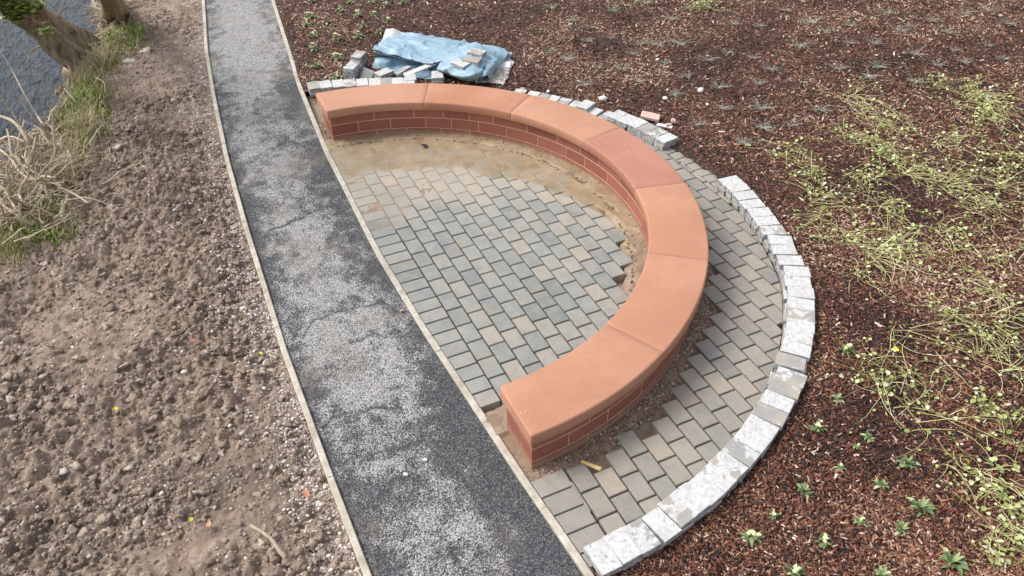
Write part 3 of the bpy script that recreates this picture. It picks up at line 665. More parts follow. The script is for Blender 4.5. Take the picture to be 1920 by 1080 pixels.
# stacks and strays by the tarpaulin
def st(px,py,z,deg): p=at(px,py,z); return p[0],p[1],p[2]-.052,R_(deg-90)
def stack(px,py,n,deg,nm,jit=.012):
    x,y,z,r=st(px,py,.012+.053*n,deg)
    for k in range(n):
        j=jit if k<n-1 else 0
        paver(x+random.uniform(-j,j),y+random.uniform(-j,j),.012+.053*k,r+random.uniform(-6,6)*j,f'{ORD[k]} paver up from the ground in {nm}','pavers in small stacks',k==n-1 or random.random()<.5)
stack(672,101,4,50,'the rear stack left of the blue tarpaulin',.018)
stack(659,122,4,48,'the front stack left of the blue tarpaulin')
stack(719.5,134,2,22,'the low pair in front of the tarpaulin')
x,y,z,r=st(686,138,.10,60); paver(x,y,.04,r,'grey paver tipped on edge between the stacks and the low pair','pavers in small stacks',False,(.5,.35))
x,y,z,r=st(756,131,.10,12); paver(x,y,.05,r,'pale paver leaning on the tarpaulin beside the white strip','pavers in small stacks',True,(.25,-.3))
stack(769,143,2,75,'the pair ending the far row, by the strip')
stack(820,139,2,72,'the pair just behind the bench on the tarpaulin')
for px,py,z,d,l in ((894,96,.36,-52,'cream paver at the back of the three on the folded tarpaulin'),(885,110,.335,-48,'cream paver in the middle of the three on the folded tarpaulin'),(863.5,117,.31,-63,'cream paver at the front of the three on the folded tarpaulin')):
    x,y,z,r=st(px,py,z,d); paver(x,y,z,r,l,'pavers weighing down the tarpaulin',True,(random.uniform(-.05,.05),.04))
# ---------------------------------------------------------------- tarpaulin
def interp_rows(rows,nu,nv):
    A=np.array([[at(px,py,z) for px,py,z in r] for r in rows]); r,c,_=A.shape
    def rs(B,n,ax):
        k=B.shape[ax]; t_=np.linspace(0,k-1,n); i=np.clip(np.floor(t_).astype(int),0,k-2); f=t_-i
        g_=lambda j: np.take(B,np.clip(j,0,k-1),axis=ax); sh=[1,1,1]; sh[ax]=-1; f=f.reshape(sh)
        a,b,c_,d=g_(i-1),g_(i),g_(i+1),g_(i+2)
        return .5*((2*b)+(c_-a)*f+(2*a-5*b+4*c_-d)*f**2+(3*b-a-3*c_+d)*f**3)
    return rs(rs(A,nu,0),nv,1)
def sheet(mbV,mbF,rows,nu,nv,seed,amp=.02,zmin=.02):
    G=interp_rows(rows,nu,nv); X,Y=G[...,0],G[...,1]
    n=fbm(X*1.8+seed,Y*1.8,2,seed); rid=1-np.abs(fbm(X*2.0+n*2.6,Y*2.0-n*1.4,2,seed+3)-.5)*5
    G[...,2]+=amp*(np.clip(rid,0,1)**2-.3)*1.5+amp*.45*np.clip(1-np.abs(fbm(X*4,Y*4,2,seed+8)-.5)*12,0,1)+amp*.12*(fbm(X*12,Y*12,3,seed+9)-.5)+amp*1.2*(n-.5); G[...,0]+=amp*.5*(fbm(X*9,Y*9,2,seed+5)-.5); G[...,2]=np.maximum(G[...,2],zmin+.01*n)
    b=sum(len(v) for v in mbV); i=np.arange(nu*nv).reshape(nu,nv)+b
    mbV.append(G.reshape(-1,3)); mbF.append(np.stack([i[:-1,:-1],i[:-1,1:],i[1:,1:],i[1:,:-1]],-1).reshape(-1,4))
V_,F_=[],[]
sheet(V_,F_,[[(733,64,.06),(762,62,.1),(800,66,.14),(850,78,.14),(895,86,.14),(937,93,.12),(961,100,.08)],
 [(722,74,.16),(755,74,.2),(800,79,.22),(845,88,.22),(885,95,.22),(925,98,.2),(950,106,.12)],
 [(708,86,.23),(745,89,.24),(790,95,.24),(835,99,.24),(870,104,.22),(915,108,.2),(944,113,.1)],
 [(697,96,.27),(735,104,.25),(772,112,.22),(806,118,.20),(836,111,.24),(880,116,.2),(935,121,.05)]],60,130,11,.030)
sheet(V_,F_,[[(697,96.5,.262),(735,104.5,.24),(772,112.4,.21),(806,118.4,.19)],[(701,103,.15),(738,109,.14),(773,115,.12),(806,120,.1)],[(706,108,.10),(740,114,.10),(774,118,.08),(808,122,.06)]],14,50,14,.006)
sheet(V_,F_,[[(706,104,.13),(738,110,.12),(755,113,.11),(780,117,.09),(808,121,.08),(835,122,.10)],
 [(703,116,.13),(725,116,.16),(742,119,.09),(770,124,.10),(800,127,.06),(830,131,.06)],
 [(698,131,.03),(716,131,.06),(738,139,.03),(760,138,.04),(795,148,.02),(835,151,.02)]],44,90,17,.030)
sheet(V_,F_,[[(868,78,.2),(893,84,.26),(915,93,.27),(926,96,.22)],
 [(842,99,.25),(868,108,.30),(898,111,.31),(926,106,.22),],
 [(821,124,.20),(850,134,.23),(882,140,.24),(905,129,.24)],
 [(820,129,.12),(850,141,.15),(886,147,.16),(908,137,.17)],
 [(823,131,.03),(852,145,.03),(886,151,.03),(911,144,.03)]],60,90,23,.032)
sheet(V_,F_,[[(922,95,.25),(944,100,.12),(960,102,.06)],[(914,106,.27),(934,110,.2),(945,114,.06)],[(903,127,.24),(920,126,.22),(931,129,.04)],[(896,143,.15),(912,143,.16),(919,146,.03)]],50,50,29,.06)
me=mesh('tarpaulin',np.concatenate(V_),np.concatenate(F_),TARP,None,True)
tarp=tag(link('tarpaulin',me),'crumpled pale blue tarpaulin folded over itself on the mulch behind the bench','tarpaulin')
so=tarp.modifiers.new('thick','SOLIDIFY'); so.thickness=.004
for o_,rows,l,sd_ in (('plastic_sheet',[[(724,56,.05),(737,54,.12),(748,60,.05)],[(720,66,.06),(735,62,.16),(754,64,.10)],[(716,78,.05),(737,75,.1),(760,72,.06)]],'white plastic film poking out behind the top of the blue tarpaulin',31),
 ('plastic_sheet',[[(936,99,.04),(950,105,.06),(965,117,.05)],[(930,113,.03),(945,121,.05),(958,127,.03)],[(912,137,.03),(930,140,.04),(952,146,.03)],[(895,150,.02),(920,154,.03),(944,158,.02)]],'torn white plastic film under rubble at the right end of the tarpaulin',37)):
    V_,F_=[],[]; sheet(V_,F_,rows,30,30,sd_,.012); o=tag(link(o_,mesh(o_,np.concatenate(V_),np.concatenate(F_),PLAST,None,True)),l,'plastic sheet'); o.modifiers.new('thick','SOLIDIFY').thickness=.003
# white slab and the serrated strip
def box(name,px,py,z,sx,sy,sz,deg,m,label,cat,tilt=(0,0),jit=.004,group=None):
    mb=MB(); n=9 if sx>.3 else 2; P=[(-sx/2+sx*i/(n-1),-sy/2+random.uniform(-jit,jit)) for i in range(n)]+[(sx/2-sx*i/(n-1),sy/2+random.uniform(-jit,jit)) for i in range(n)]
    prism(mb,P,0,sz,min(.006,sz*.3),.6); o=mb.build(name,m); p=at(px,py,z); o.location=(p[0],p[1],z); o.rotation_euler=(tilt[0],tilt[1],R_(deg)); return tag(o,label,cat,group)
t=NT('pale_pink_stone'); PINK=t.out(t.ramp(t.noise(18,4),[(.3,(.56,.38,.31)),(.7,(.70,.52,.44))]),.85,t.noise(80,3),.4,.004)
t=NT('white_board'); WB=t.out(t.ramp(t.noise(20,4),[(.3,(.62,.61,.58)),(.7,(.84,.83,.80))]),.8,t.noise(60,3),.4,.004)
box('plaster_slab',942,122,.05,.24,.20,.02,-28,WB,'white square slab lying on the torn plastic right of the tarpaulin','slab',(.05,.05))
mb=MB(); n=22; top=[(-.36+.72*i/(n-1),.035) for i in range(n)]; bot=[(-.36+.72*i/(n-1),-.035+(.012 if i%2 else 0)) for i in range(n)]
Vv=[(x,y,z) for z in (0,.022) for x,y in bot+top]; m2=2*n
Fc=[(i,i+1,n+i+1,n+i)[::-1] for i in range(n-1)]+[(m2+i,m2+i+1,m2+n+i+1,m2+n+i) for i in range(n-1)]
Fc+=[(i,i+1,m2+i+1,m2+i) for i in range(n-1)]+[(n+i+1,n+i,m2+n+i,m2+n+i+1) for i in range(n-1)]+[(0,m2,m2+n,n),(n-1,2*n-1,m2+2*n-1,m2+n-1)]
mb.add(Vv,Fc,.5); o=mb.build('edging_strip',WB); p=at(800,126,.14); o.location=p; o.rotation_euler=(.35,-.10,R_(10)); tag(o,'long white strip with a serrated edge leaning across the front of the tarpaulin','strip')
box('sandstone_offcut',1219,220,.06,.24,.14,.035,-42,PINK,'flat pink sandstone offcut beside the pavers behind the bench','stone',(.06,.1))
box('sandstone_offcut',1262,228,.05,.10,.045,.03,60,PINK,'small pale pink sandstone sliver standing near the larger offcut','stone',(.3,.1))
box('sandstone_offcut',1253,236,.04,.07,.045,.03,-10,PINK,'small pink stone lump between the offcut and the mulch','stone',(.1,.1))
box('plaster_slab',1246,237,.03,.20,.05,.015,-50,WB,'thin white slab edge leaning behind the end pavers','slab',(.2,0))
box('wood_chip',1108,873,.012,.16,.028,.01,-52,TIMB,'yellow timber splinter lying on the pavers at the near end of the bench','splinter',(.05,.05),.006)
box('wood_block',797,863,-.016,.034,.026,.014,-20,WB,'tiny cream wood block on the dark path, nearer the paving','block')
box('wood_block',761,890,-.016,.034,.022,.016,-25,WB,'tiny white block on the dark path, left of the other block','block')
# pale stones
def rock(name,px,py,z,s,label,m=PEBBLE,seed=1,rr=.8,cat="stone",flat=.6,group=None):
    V,Fc=ico(2,.13,seed); V=V*np.array([s,s*.72,s*flat]); me=mesh(name,V,Fc,m,{'rnd':[rr]*len(V)},False); o=link(name,me); p=at(px,py,z); o.location=(p[0],p[1],z+s*flat*.25); o.rotation_euler=(0,0,seed*1.3); return tag(o,label,cat,group)
for k,(px,py,s,l,rr) in enumerate([(1131,186,.06,'white stone lump on the mulch just behind the bench',.95),(1314,170,.055,'smooth flat white stone out on the mulch behind the bench',1),(1247,185,.04,'upright small white stone in the mulch',.97),(1233,112,.03,'tiny white stone near the top of the mulch',1),(1326,196,.025,'tiny white stone right of the larger flat white one',.95),(1630,143,.03,'small pinkish stone among the silvery plants',.6),(1028,172,.035,'small white stone on the far row of pavers',.95)]):
    rock('white_stone',px,py,.035,s,l,PEBBLE,k+2,rr)
for k,(px,py,z,s,l,rr) in enumerate([(115,216,-.3,.11,'pale rounded boulder at the river edge below the green weeds',.7),(133,387,-.02,.11,'grey-brown stone beside the dead branches on the bank',.35),(118,360,-.05,.14,'large brown stone half hidden under the dead branches',.25),(277,100,-.06,.15,'long pale slab of rock near the top of the bank',.6),(243,117,-.05,.12,'flat grey-white rock left of the long slab',.75),(222,276,.0,.06,'pinkish flat stone standing in the soil',.5),(118,884,.0,.045,'light grey cobble in the lower left soil',.6),(455,668-90,.0,.04,'pale pebble in the gravel beside the kerb',.85),(12,722,0,.04,'small grey stone at the left edge of the soil',.6),(345,792-95,.0,.03,'small whitish stone in the middle of the soil',.8)]):
    rock('bank_stone',px,py,z,s,l,PEBBLE,k+20,rr,'stone',.38)
# ---------------------------------------------------------------- stuff: crumbs, clods, gravel, bark
def emit(name,tv,tf,P,smin,smax,fl,m,rnd,kind='stuff',lab=None,group=None,tilt=.5):
    N=len(P); s=smin+(smax-smin)*RNG.random(N)**2.6
    scl=np.stack([s,s*RNG.uniform(.6,1,N),s*RNG.uniform(fl*.7,fl,N)],1)
    me=scatter(name,tv,tf,P,RNG.uniform(0,6.28,N),RNG.normal(0,tilt,N),RNG.normal(0,tilt,N),scl,rnd,m); o=link(name,me); o['kind']='stuff'
    if lab: o['label']=lab
    return o
# clods on the bank
N=170000; X=RNG.uniform(-4.3,-1.2,N); Y=-3.6+RNG.random(N)**1.5*16; d=X-xw(Y); X=X+0*(kl(Y)+1.34)
k=(d>.1)&(X<kl(Y)-.02)&(fbm(X*1.5,Y*1.5,3,88)+.5*(fbm(X*1.1,Y*1.3,3,66)-.5)+RNG.random(N)*.7>.86); X,Y=X[k],Y[k]
P=np.stack([X,Y,zsoil(X,Y)-.004],1); tv,tf=ico(2,.42,5)
n_a=min(len(P)//7,11000)
emit('soil_clods',tv,tf,P[:n_a],.009,.050,.45,CLOD,RNG.random(n_a),lab='lumpy brown soil clods on the bank')
tv,tf=ico(1,.36,6); emit('soil_crumbs',tv,tf,P[n_a:],.004,.024,.8,CLOD,RNG.random(len(P)-n_a),lab='fine brown soil crumbs on the bank')
N=150000; X=RNG.uniform(-4.2,-.4,N); Y=-3.7+RNG.random(N)**1.4*13; rel=kl(Y)-X
pb=np.clip(1.30-rel/.36+(fbm(X*2,Y*1.6,4,33)-.5)*2.8,0,1)*(rel<1.6)*(.5+.5*sstep(3,-.5,Y)); pb=pb*.9+.025
k=(rel>.005)&(X-xw(Y)>.2)&(RNG.random(N)<pb); X,Y=X[k],Y[k]; P=np.stack([X,Y,zsoil(X,Y)+.002],1)
emit('gravel',tv,tf,P,.0045,.021,.7,PEBBLE,RNG.random(len(P))**.8,lab='pale pinkish gravel spilled along the kerb')
# crumbs round the foot of the bench
N=24000; a=RNG.uniform(-90,89,N); s_=RNG.random(N); inn=RNG.random(N)<.38
r=np.where(inn,RB_I-.01-.17*s_**2.2,RB_O+.005+.16*s_**1.4); k=~inn|(a>-40); r,a=r[k],a[k]; X=r*np.cos(np.radians(a));Y=r*np.sin(np.radians(a))
k=(a<-18)|(r<2.6)|(a>80); X,Y,r,a=X[k],Y[k],r[k],a[k]
e1=RNG.uniform(0.0,.10,500); e2=RNG.uniform(2.55,3.05,500); X=np.concatenate([X,e1]);Y=np.concatenate([Y,e2]); k=X>kr(Y)+.01; X,Y=X[k],Y[k]
zz=np.where(np.hypot(X,Y)<2.6,-.004,-.024); P=np.stack([X,Y,zz+RNG.uniform(-.003,.008,len(X))],1)
RUBB=m_rnd('rubble',[(0,(.17,.11,.075)),(.5,(.29,.2,.14)),(.85,(.42,.33,.25)),(1,(.6,.53,.45))],.9,50,(.15,.1,.07),.4)
emit('mortar_crumbs',tv,tf,P,.003,.019,.8,RUBB,RNG.random(len(P)),lab='loose mortar and grit along the foot of the bench')
# rubble on the torn plastic
N=900; t1=RNG.random(N);t2=RNG.random(N); A_=[at(912,133,.05),at(955,128,.05),at(945,158,.04),at(890,153,.04)]; P=np.array([(1-u)*(1-v)*A_[0]+u*(1-v)*A_[1]+u*v*A_[2]+(1-u)*v*A_[3] for u,v in zip(t1,t2)])
emit('rubble',tv,tf,P,.006,.03,.6,PEBBLE,.45+.55*RNG.random(N),lab='white rubble crumbs on the torn plastic')
# path specks of grit
# bark chips
def chip(seed):
    rs=np.random.default_rng(seed); a=rs.uniform(-.18,.18,(8,3))*np.array([1,.35,.3])
    V=np.array([(-.5,-.4,0),(.5,-.28,0),(.48,.3,0),(-.46,.42,0),(-.42,-.3,1),(.44,-.2,1),(.38,.22,1),(-.4,.3,1)])+a
    return V,np.array([(4,5,6,7),(0,1,5,4),(1,2,6,5),(2,3,7,6),(3,0,4,7)])
N=330000
pu=RNG.uniform(-220,2140,N); pv=RNG.uniform(-60,1220,N)   # chips lie densest where they are seen closest
a_=(pu-960)/F; b_=(540-pv)/F; D_=_fw[None]+a_[:,None]*RT+b_[:,None]*UP; t_=(.02-CAM[2])/D_[:,2]; PX=CAM[None]+D_*t_[:,None]
N2=90000; PX2=np.stack([RNG.uniform(0,14,N2),RNG.uniform(-6,14,N2),np.zeros(N2)],1); PX=np.concatenate([PX,PX2])
X,Y=PX[:,0],PX[:,1]; k=in_mulch(X,Y,.02)&(Y<15)&(fbm(X*3,Y*3,3,5)+RNG.random(len(X))*.9>.42); X,Y=X[k],Y[k]; N=len(X)
dist=np.sqrt((X-CAM[0])**2+(Y-CAM[1])**2+CAM[2]**2)
clump=fbm(X*1.1,Y*1.1,4,17)
for c in range(3):
    sel=np.arange(c,N,3); x,y=X[sel],Y[sel]; n=len(sel); d=dist[sel]
    L_=(.013+.040*RNG.random(n)**1.8)*(1+np.clip(d-7,0,8)*.05); W_=L_*RNG.uniform(.16,.6,n); T_=RNG.uniform(.002,.009,n)
    big=RNG.random(n)<.035; L_=np.where(big,L_*1.6,L_); fib=RNG.random(n)<.05; L_=np.where(fib,RNG.uniform(.04,.10,n),L_); W_=np.where(fib,.0028,W_)
    P=np.stack([x,y,zm(x,y)+RNG.uniform(-.004,.016,n)],1); v_,f_=chip(c)
    rn=np.clip(RNG.random(n)*.90+(clump[sel]-.5)*1.2+.02,0,.93); rn=np.where(RNG.random(n)<.05,RNG.uniform(.9,1,n),rn)
    me=scatter('bark_chips',v_,f_,P,RNG.uniform(0,6.28,n),RNG.normal(0,.42,n),RNG.normal(0,.6,n),np.stack([L_,W_,T_],1),rn,BARK)
    if c==0: base=me
    o=link('bark_chips',me); tag(o,['dark red-brown bark chips covering the planting bed','scattered paler bark chips covering the planting bed','broken brown bark pieces covering the planting bed'][c],kind='stuff')
# shredded fibres
# ---------------------------------------------------------------- plants
def leafblade(mb,base,dirv,up,L,W,droop,r,seg=3):
    d=Vector(dirv).normalized(); s=d.cross(Vector((0,0,1))).normalized(); p=Vector(base); V=[];n=seg+1
    for i in range(n):
        t=i/seg; w=W*math.sin(math.pi*min(.97,.12+t*.86)); z=up*L*(t-droop*t*t); q=p+d*(L*t)+Vector((0,0,z))
        V+= [q-s*w+Vector((0,0,w*.35)),q+Vector((0,0,0)),q+s*w+Vector((0,0,w*.35))]
    Fc=[]
    for i in range(seg): Fc+= [(3*i,3*i+1,3*i+4,3*i+3),(3*i+1,3*i+2,3*i+5,3*i+4)]
    mb.add([tuple(v) for v in V],Fc,r)
def primrose(seed,flower,size=1.):
    random.seed(seed); mb=MB(); n=random.randint(15,22)
    for i in range(n):
        a=6.283*i/n+random.uniform(-.3,.3); L=size*random.uniform(.030,.068); leafblade(mb,(random.gauss(0,.012),random.gauss(0,.012),.005),(math.cos(a),math.sin(a),0),random.uniform(.35,1.5),L,L*.21,random.uniform(.6,1.1),random.random())
    for i in range(5):
        a=random.uniform(0,6.28); leafblade(mb,(0,0,.01),(math.cos(a),math.sin(a),0),random.uniform(1.3,2.4),size*.035,.009,.3,random.uniform(.6,1))
    A=mesh('leaves',np.array(mb.v),mb.f,LEAF_P,{'rnd':mb.r}); B=None
    if flower:
        fb=MB()
        for i in range(flower):
            a=random.uniform(0,6.28); q=random.uniform(0,.035)*size; c=Vector((math.cos(a)*q,math.sin(a)*q,.045*size+random.uniform(0,.02)))
            for k in range(5):
                b=6.283*k/5+a; leafblade(fb,c,(math.cos(b),math.sin(b),0),.25,.014*size,.006*size,.4,random.random(),2)
        B=mesh('flowers',np.array(fb.v),fb.f,PETAL,{'rnd':fb.r})
    return A,B
PR=[primrose(100,5),primrose(101,0),primrose(102,3),primrose(103,8),primrose(104,0,1.25)]
def add_prim(px,py,kind,s,label,group):
    p=at(px,py,.03); e=empty('primrose_plant',(p[0],p[1],float(zm(p[0],p[1]))+.008),random.uniform(0,6.28)); s*=.85; e.scale=(s,s,s)
    A,B=PR[kind]; link('leaves',A,e)
    if B: link('flowers',B,e)
    tag(e,label,'plant',group)
random.seed(3)
rt=[(1587,657,3,1.25,'yellow-flowered green primrose alone in bark, level with the grey paver on the curve'),
(1570,747,1,1.15,'small primrose with dark green leaves right of the curved row, below the yellow one'),
(1533,803,0,1.25,'primrose with cream flowers closest to the curved row of pavers'),
(1575,878,2,.9,'little primrose below the cream-flowered one nearest the pavers'),
(1508,920,4,1.0,'grey-green primrose in bark near the lower bend of the curved pavers'),
(1628,820,1,1.1,'dark green primrose under the trailing vine loop'),
(1608,838,2,.7,'tiny primrose left of the dark one beneath the vine loop'),
(1700,870,4,1.25,'broad-leaved primrose where the long vine stems cross'),
(1652,905,1,1.25,'fresh green primrose in the middle of the lower right bark'),
(1727,952,4,1.45,'largest dark green primrose with an orange leaf tip'),
(1615,976,2,1.0,'primrose with one cream flower above the dark bark patch'),
(1692,992,4,1.0,'half-wilted pale primrose left of the largest dark one'),
(1545,1015,3,1.1,'primrose with bright cream flowers in the lower middle of the bark'),
(1450,966,0,.8,'tiny primrose close to the outer foot of the stacked pavers'),
(1411,1008,3,1.35,'leafy primrose with cream flowers nearest the path end of the pavers'),
(1785,1055,4,1.5,'large rosette primrose at the bottom right of the bed'),
(1658,1074,1,1.25,'primrose at the bottom edge between two bark patches'),
(1490,1072,0,1.25,'primrose with pale flowers cut by the bottom edge of the view'),
(1890,700,1,.8,'small primrose far right below the vine tangle')]
for a in rt: add_prim(a[0],a[1],a[2],a[3],a[4],'primroses in the near bark')
lt=[(585,4,0),(658,6,1),(698,5,2),(724,14,0),(637,21,1),(582,37,3),(574,47,2),(613,44,1),(672,32,3),(702,31,0),(728,43,0),(679,51,1),(710,61,1),(588,70,0),(632,75,3),(673,70,2),(589,92,2),(633,110,3),(594,126,4),(631,147,1),(756,8,2)]
wh=['at the very top by the kerb','top, grey-green, among dark bark','top, beside the dead twigs','second line, with bright leaves','small, at the centre of the upper lines','bright yellow-green, nearest the kerb','flat and tiny, below the bright one nearest the kerb','ragged, right of the bright one nearest the kerb','yellow-green, right of the centre one','pale, between two brighter ones','with cream blooms, above the tarpaulin tip','dark green, above the tarpaulin tip, left','closest to the white plastic tip','two-tone, third line by the kerb','flat yellow, third line, second from the kerb','small, third line, left of the tarpaulin','faint, halfway between kerb and tarpaulin','yellow-centred, above the rear paver stack','pale, left of the front paver stack','tiny, behind the far row of pavers','at the top, above the middle of the tarpaulin']
for (px,py,k),w_ in zip(lt,wh): add_prim(px,py,k,random.uniform(1.5,1.95),'small primrose '+w_,'primroses beyond the tarpaulin')
# silvery tufts
def tuft(seed):
    random.seed(seed); mb=MB()
    for i in range(34):
        a=random.uniform(0,6.28); L=abs(random.gauss(.06,.035))+.01; up=random.uniform(.1,.7)
        pts=[(math.cos(a)*L*t,math.sin(a)*L*t,up*L*t*(1.2-.5*t)) for t in (0,.35,.7,1)]
        tube(mb,pts,.0014,.0008,3,random.random())
        for t in (.5,.75,1.):
            for s_ in range(3):
                b=random.uniform(0,6.28); q=(math.cos(a)*L*t,math.sin(a)*L*t,up*L*t*(1.2-.5*t)); leafblade(mb,q,(math.cos(b),math.sin(b),0),random.uniform(.2,1),.010,.0038,.3,random.random(),1)
    return mesh('silver_tuft',np.array(mb.v),mb.f,LEAF_S,{'rnd':mb.r})
TU=[tuft(200+i) for i in range(4)]
cr=[(150,85),(230,110),(215,160),(540,75),(490,175),(575,170),(780,95),(885,105),(1140,125),(1040,180),(1240,175),(1440,125),(1500,210),(1580,250),(1685,235),(1680,50),(350,270),(200,330),(410,320),(725,340),(550,370),(880,330),(930,270),(740,420),(890,425),(1015,490),(1490,320),(1380,50),(1470,105),(1240,105),(860,225),(1120,430),(640,480),(900,500),(310,45),(440,10),(510,245),(680,235),(390,210),(1190,270),(1310,300),(250,265),(130,230),(820,560),(1650,190),(1780,180),(1860,90),(70,30),(300,150),(600,30),(980,40),(1080,90),(1330,170),(1560,80),(1780,40),(420,170),(1350,260),(760,200),(1620,130),(1840,230),(60,200),(600,300)]
pl=[(1000+x/2.087,y/2.087) for x,y in cr]
rows={}
for q in sorted(pl,key=lambda q:q[1]): rows.setdefault(int(q[1]//34),[]).append(q)
rown=['top','second','third','fourth','fifth','sixth','seventh','eighth','ninth']
random.seed(5)
for ri,(key,ql) in enumerate(sorted(rows.items())):
    for ci,(px,py) in enumerate(sorted(ql)):
        p=at(px,py,.03); o=link('silver_tuft',TU[random.randrange(4)],None,(p[0],p[1],float(zm(p[0],p[1]))+.01)); s=random.uniform(1.0,1.7); o.scale=(s,s,s*.9); o.rotation_euler=(0,0,random.uniform(0,6.28))
        tag(o,f'silvery grey tuft, {ORD[ci]} from the left in the {rown[ri]} line of tufts behind the bench','plant','silvery tufts in the far bark')
# trailing vines
def vleaf(mb,p,a,L,r,tilt=.2):
    d=Vector((math.cos(a),math.sin(a),random.uniform(-.2,.6))); s=Vector((-math.sin(a),math.cos(a),random.uniform(-.4,.4))); p=Vector(p); W=L*.42; u=Vector((0,0,L*.12))
    V=[p,p+d*L*.28+s*W+u,p+d*L*.72+s*W*.8+u,p+d*L,p+d*L*.72-s*W*.8+u,p+d*L*.28-s*W+u,p+d*L*.5]
    mb.add([tuple(v) for v in V],[(0,6,1),(1,6,2),(2,6,3),(3,6,4),(4,6,5),(5,6,0)],r)
VC=[((1600,182),(1720,200),10,.5,20),((1640,205),(1560,215),6,.4,14),((1820,185),(1900,180),26,.55,70),((1880,225),(1800,215),22,.5,60),((1900,290),(1860,310),16,.5,36),((1650,275),(1660,300),30,.42,70),((1590,262),(1560,240),7,.4,8),((1680,240),(1620,230),14,.42,30),((1500,290),(1450,300),16,.4,22),((1520,320),(1490,330),16,.4,26),((1700,320),(1780,335),18,.5,30),((1780,345),(1880,345),20,.6,36),((1885,350),(1919,330),16,.5,30),((1530,372),(1600,378),12,.5,34),((1520,420),(1580,440),12,.55,24),((1640,470),(1720,480),22,.6,34),((1700,455),(1640,430),12,.6,16),((1860,420),(1810,430),10,.5,8),((1895,500),(1870,480),10,.4,16),((1640,520),(1610,540),8,.4,6),((1770,570),(1800,600),8,.7,12),((1700,620),(1760,700),7,.8,10),((1845,610),(1820,640),16,.55,16),((1830,670),(1880,640),10,.7,12),((1660,695),(1600,760),14,.5,24),((1740,740),(1700,690),9,.6,12),((1700,790),(1850,760),6,.9,6),((1905,800),(1870,760),18,.5,34),((1830,880),(1860,930),14,.5,26),((1880,930),(1919,960),16,.5,36),((1900,1000),(1890,1060),20,.55,40),((1325,8),(1310,25),20,.4,40),((1180,8),(1200,20),8,.35,4),((1600,330),(1660,350),14,.5,26),((1660,385),(1750,400),12,.5,24),((1790,270),(1830,260),12,.4,24),((1850,385),(1900,400),12,.5,24),((1770,440),(1830,470),10,.5,20),((1590,440),(1650,460),12,.5,22),((1800,520),(1850,545),8,.5,14),((1870,590),(1915,560),10,.5,16),((1880,690),(1915,640),10,.5,18),((1760,160),(1700,150),8,.4,18)]
vlab=['sparse pale vine trailing along the top of the vine patch','thin vine ends reaching left at the top of the patch','dense yellow-green vine mass at the upper right edge','thick vine mound under the upper right mass','vine spilling down the right edge, upper part','bright dense vine clump in the centre of the upper patch','lone hooped vine stems left of the central clump','vine spray between the central clump and the top vine','looping thin vine at the far left of the patch','tangled vine just below the far left loops','vine strand bundle right of the central clump','long horizontal vine bundle toward the right edge','leafy vine at the right edge, middle height','low green vine with many leaves near the curved pavers','vine loops with three big green leaves nearest the pavers','widest vine tangle in the middle of the bed','airy vine loops above the wide tangle','thin arching vine in bare bark at right','small vine cluster at the right edge with hanging tips','drooping vine tails below the wide tangle','thin vine starting below the wide tangle on the right','long bare vine stems with a yellow leaf','fan of upright pale vine stems on the right','vine crossing toward the right edge, lower middle','vine arch with a leafy head, right of the lower pavers','loose vine hanging under the leafy arch','single long vine curves over bare bark','leafy vine mass at the lower right edge','vine with round green leaves above the bottom right','vine bundle sweeping to the bottom right edge','dense leafy vine in the bottom right corner','bright green vine clump at the top behind the tarpaulin','thin straw-coloured vine at the top, left of the bright clump','mid-density vine just below the bright central clump','low vine strands right of the three big green leaves','leafy vine between the central clump and the right mass','vine at the right, just under the long horizontal bundle','sparse vine right of the wide tangle','low vine left of the wide tangle','thin vine strands below and right of the wide tangle','short vine at the right edge above the upright fan','leafy vine at the right edge beside the crossing vine','vine wisps left of the dense upper right mass']
random.seed(11)
for (b,c,ns,ln,nl),lb in zip(VC,vlab):
    p0=at(*b,.03); p1=at(*c,.03); base=Vector((p0[0],p0[1],float(zm(p0[0],p0[1]))+.005)); main=math.atan2(p1[1]-p0[1],p1[0]-p0[0]); dd=math.hypot(p1[0]-p0[0],p1[1]-p0[1])
    sm=MB(); lm=MB(); tips=[]
    for i in range(int(ns*1.55)):
        a=main+random.gauss(0,.95); L=max(.22,(dd+ln*.5)*random.uniform(.45,1.15)); curl=random.gauss(0,2.2); n=14
        x,y=base.x+random.gauss(0,.09),base.y+random.gauss(0,.09); h=random.uniform(.005,.07) if random.random()<.8 else .15; pts=[]
        rs=random.random()
        for j in range(n):
            t=j/(n-1); z=float(zm(np.array(x),np.array(y)))+.012+h*math.sin(math.pi*min(1,t*1.1))**.8*(1-.3*t)
            pts.append((x,y,z)); a+=curl*.07+random.gauss(0,.12); x+=math.cos(a)*L/n; y+=math.sin(a)*L/n
        tube(sm,smoothpts(pts,2),.0031,.0016,3,rs)
        for q in pts[3:]: tips.append((q,a))
    for i in range(int(nl*2.4)):
        q,a=random.choice(tips); q=(q[0]+random.gauss(0,.022),q[1]+random.gauss(0,.022),q[2]+random.uniform(0,.02)); vleaf(lm,q,random.uniform(0,6.28),random.uniform(.018,.046),min(1,random.random()*1.05))
    e=empty('trailing_vine',base); 
    for mbx,nm,m in ((sm,'stems',STEM_V),(lm,'leaves',LEAF_V)):
        mbx.v=[(v[0]-base.x,v[1]-base.y,v[2]-base.z) for v in mbx.v]; mbx.build(nm,m,e)
    tag(e,lb,'vine','trailing vines across the bark')
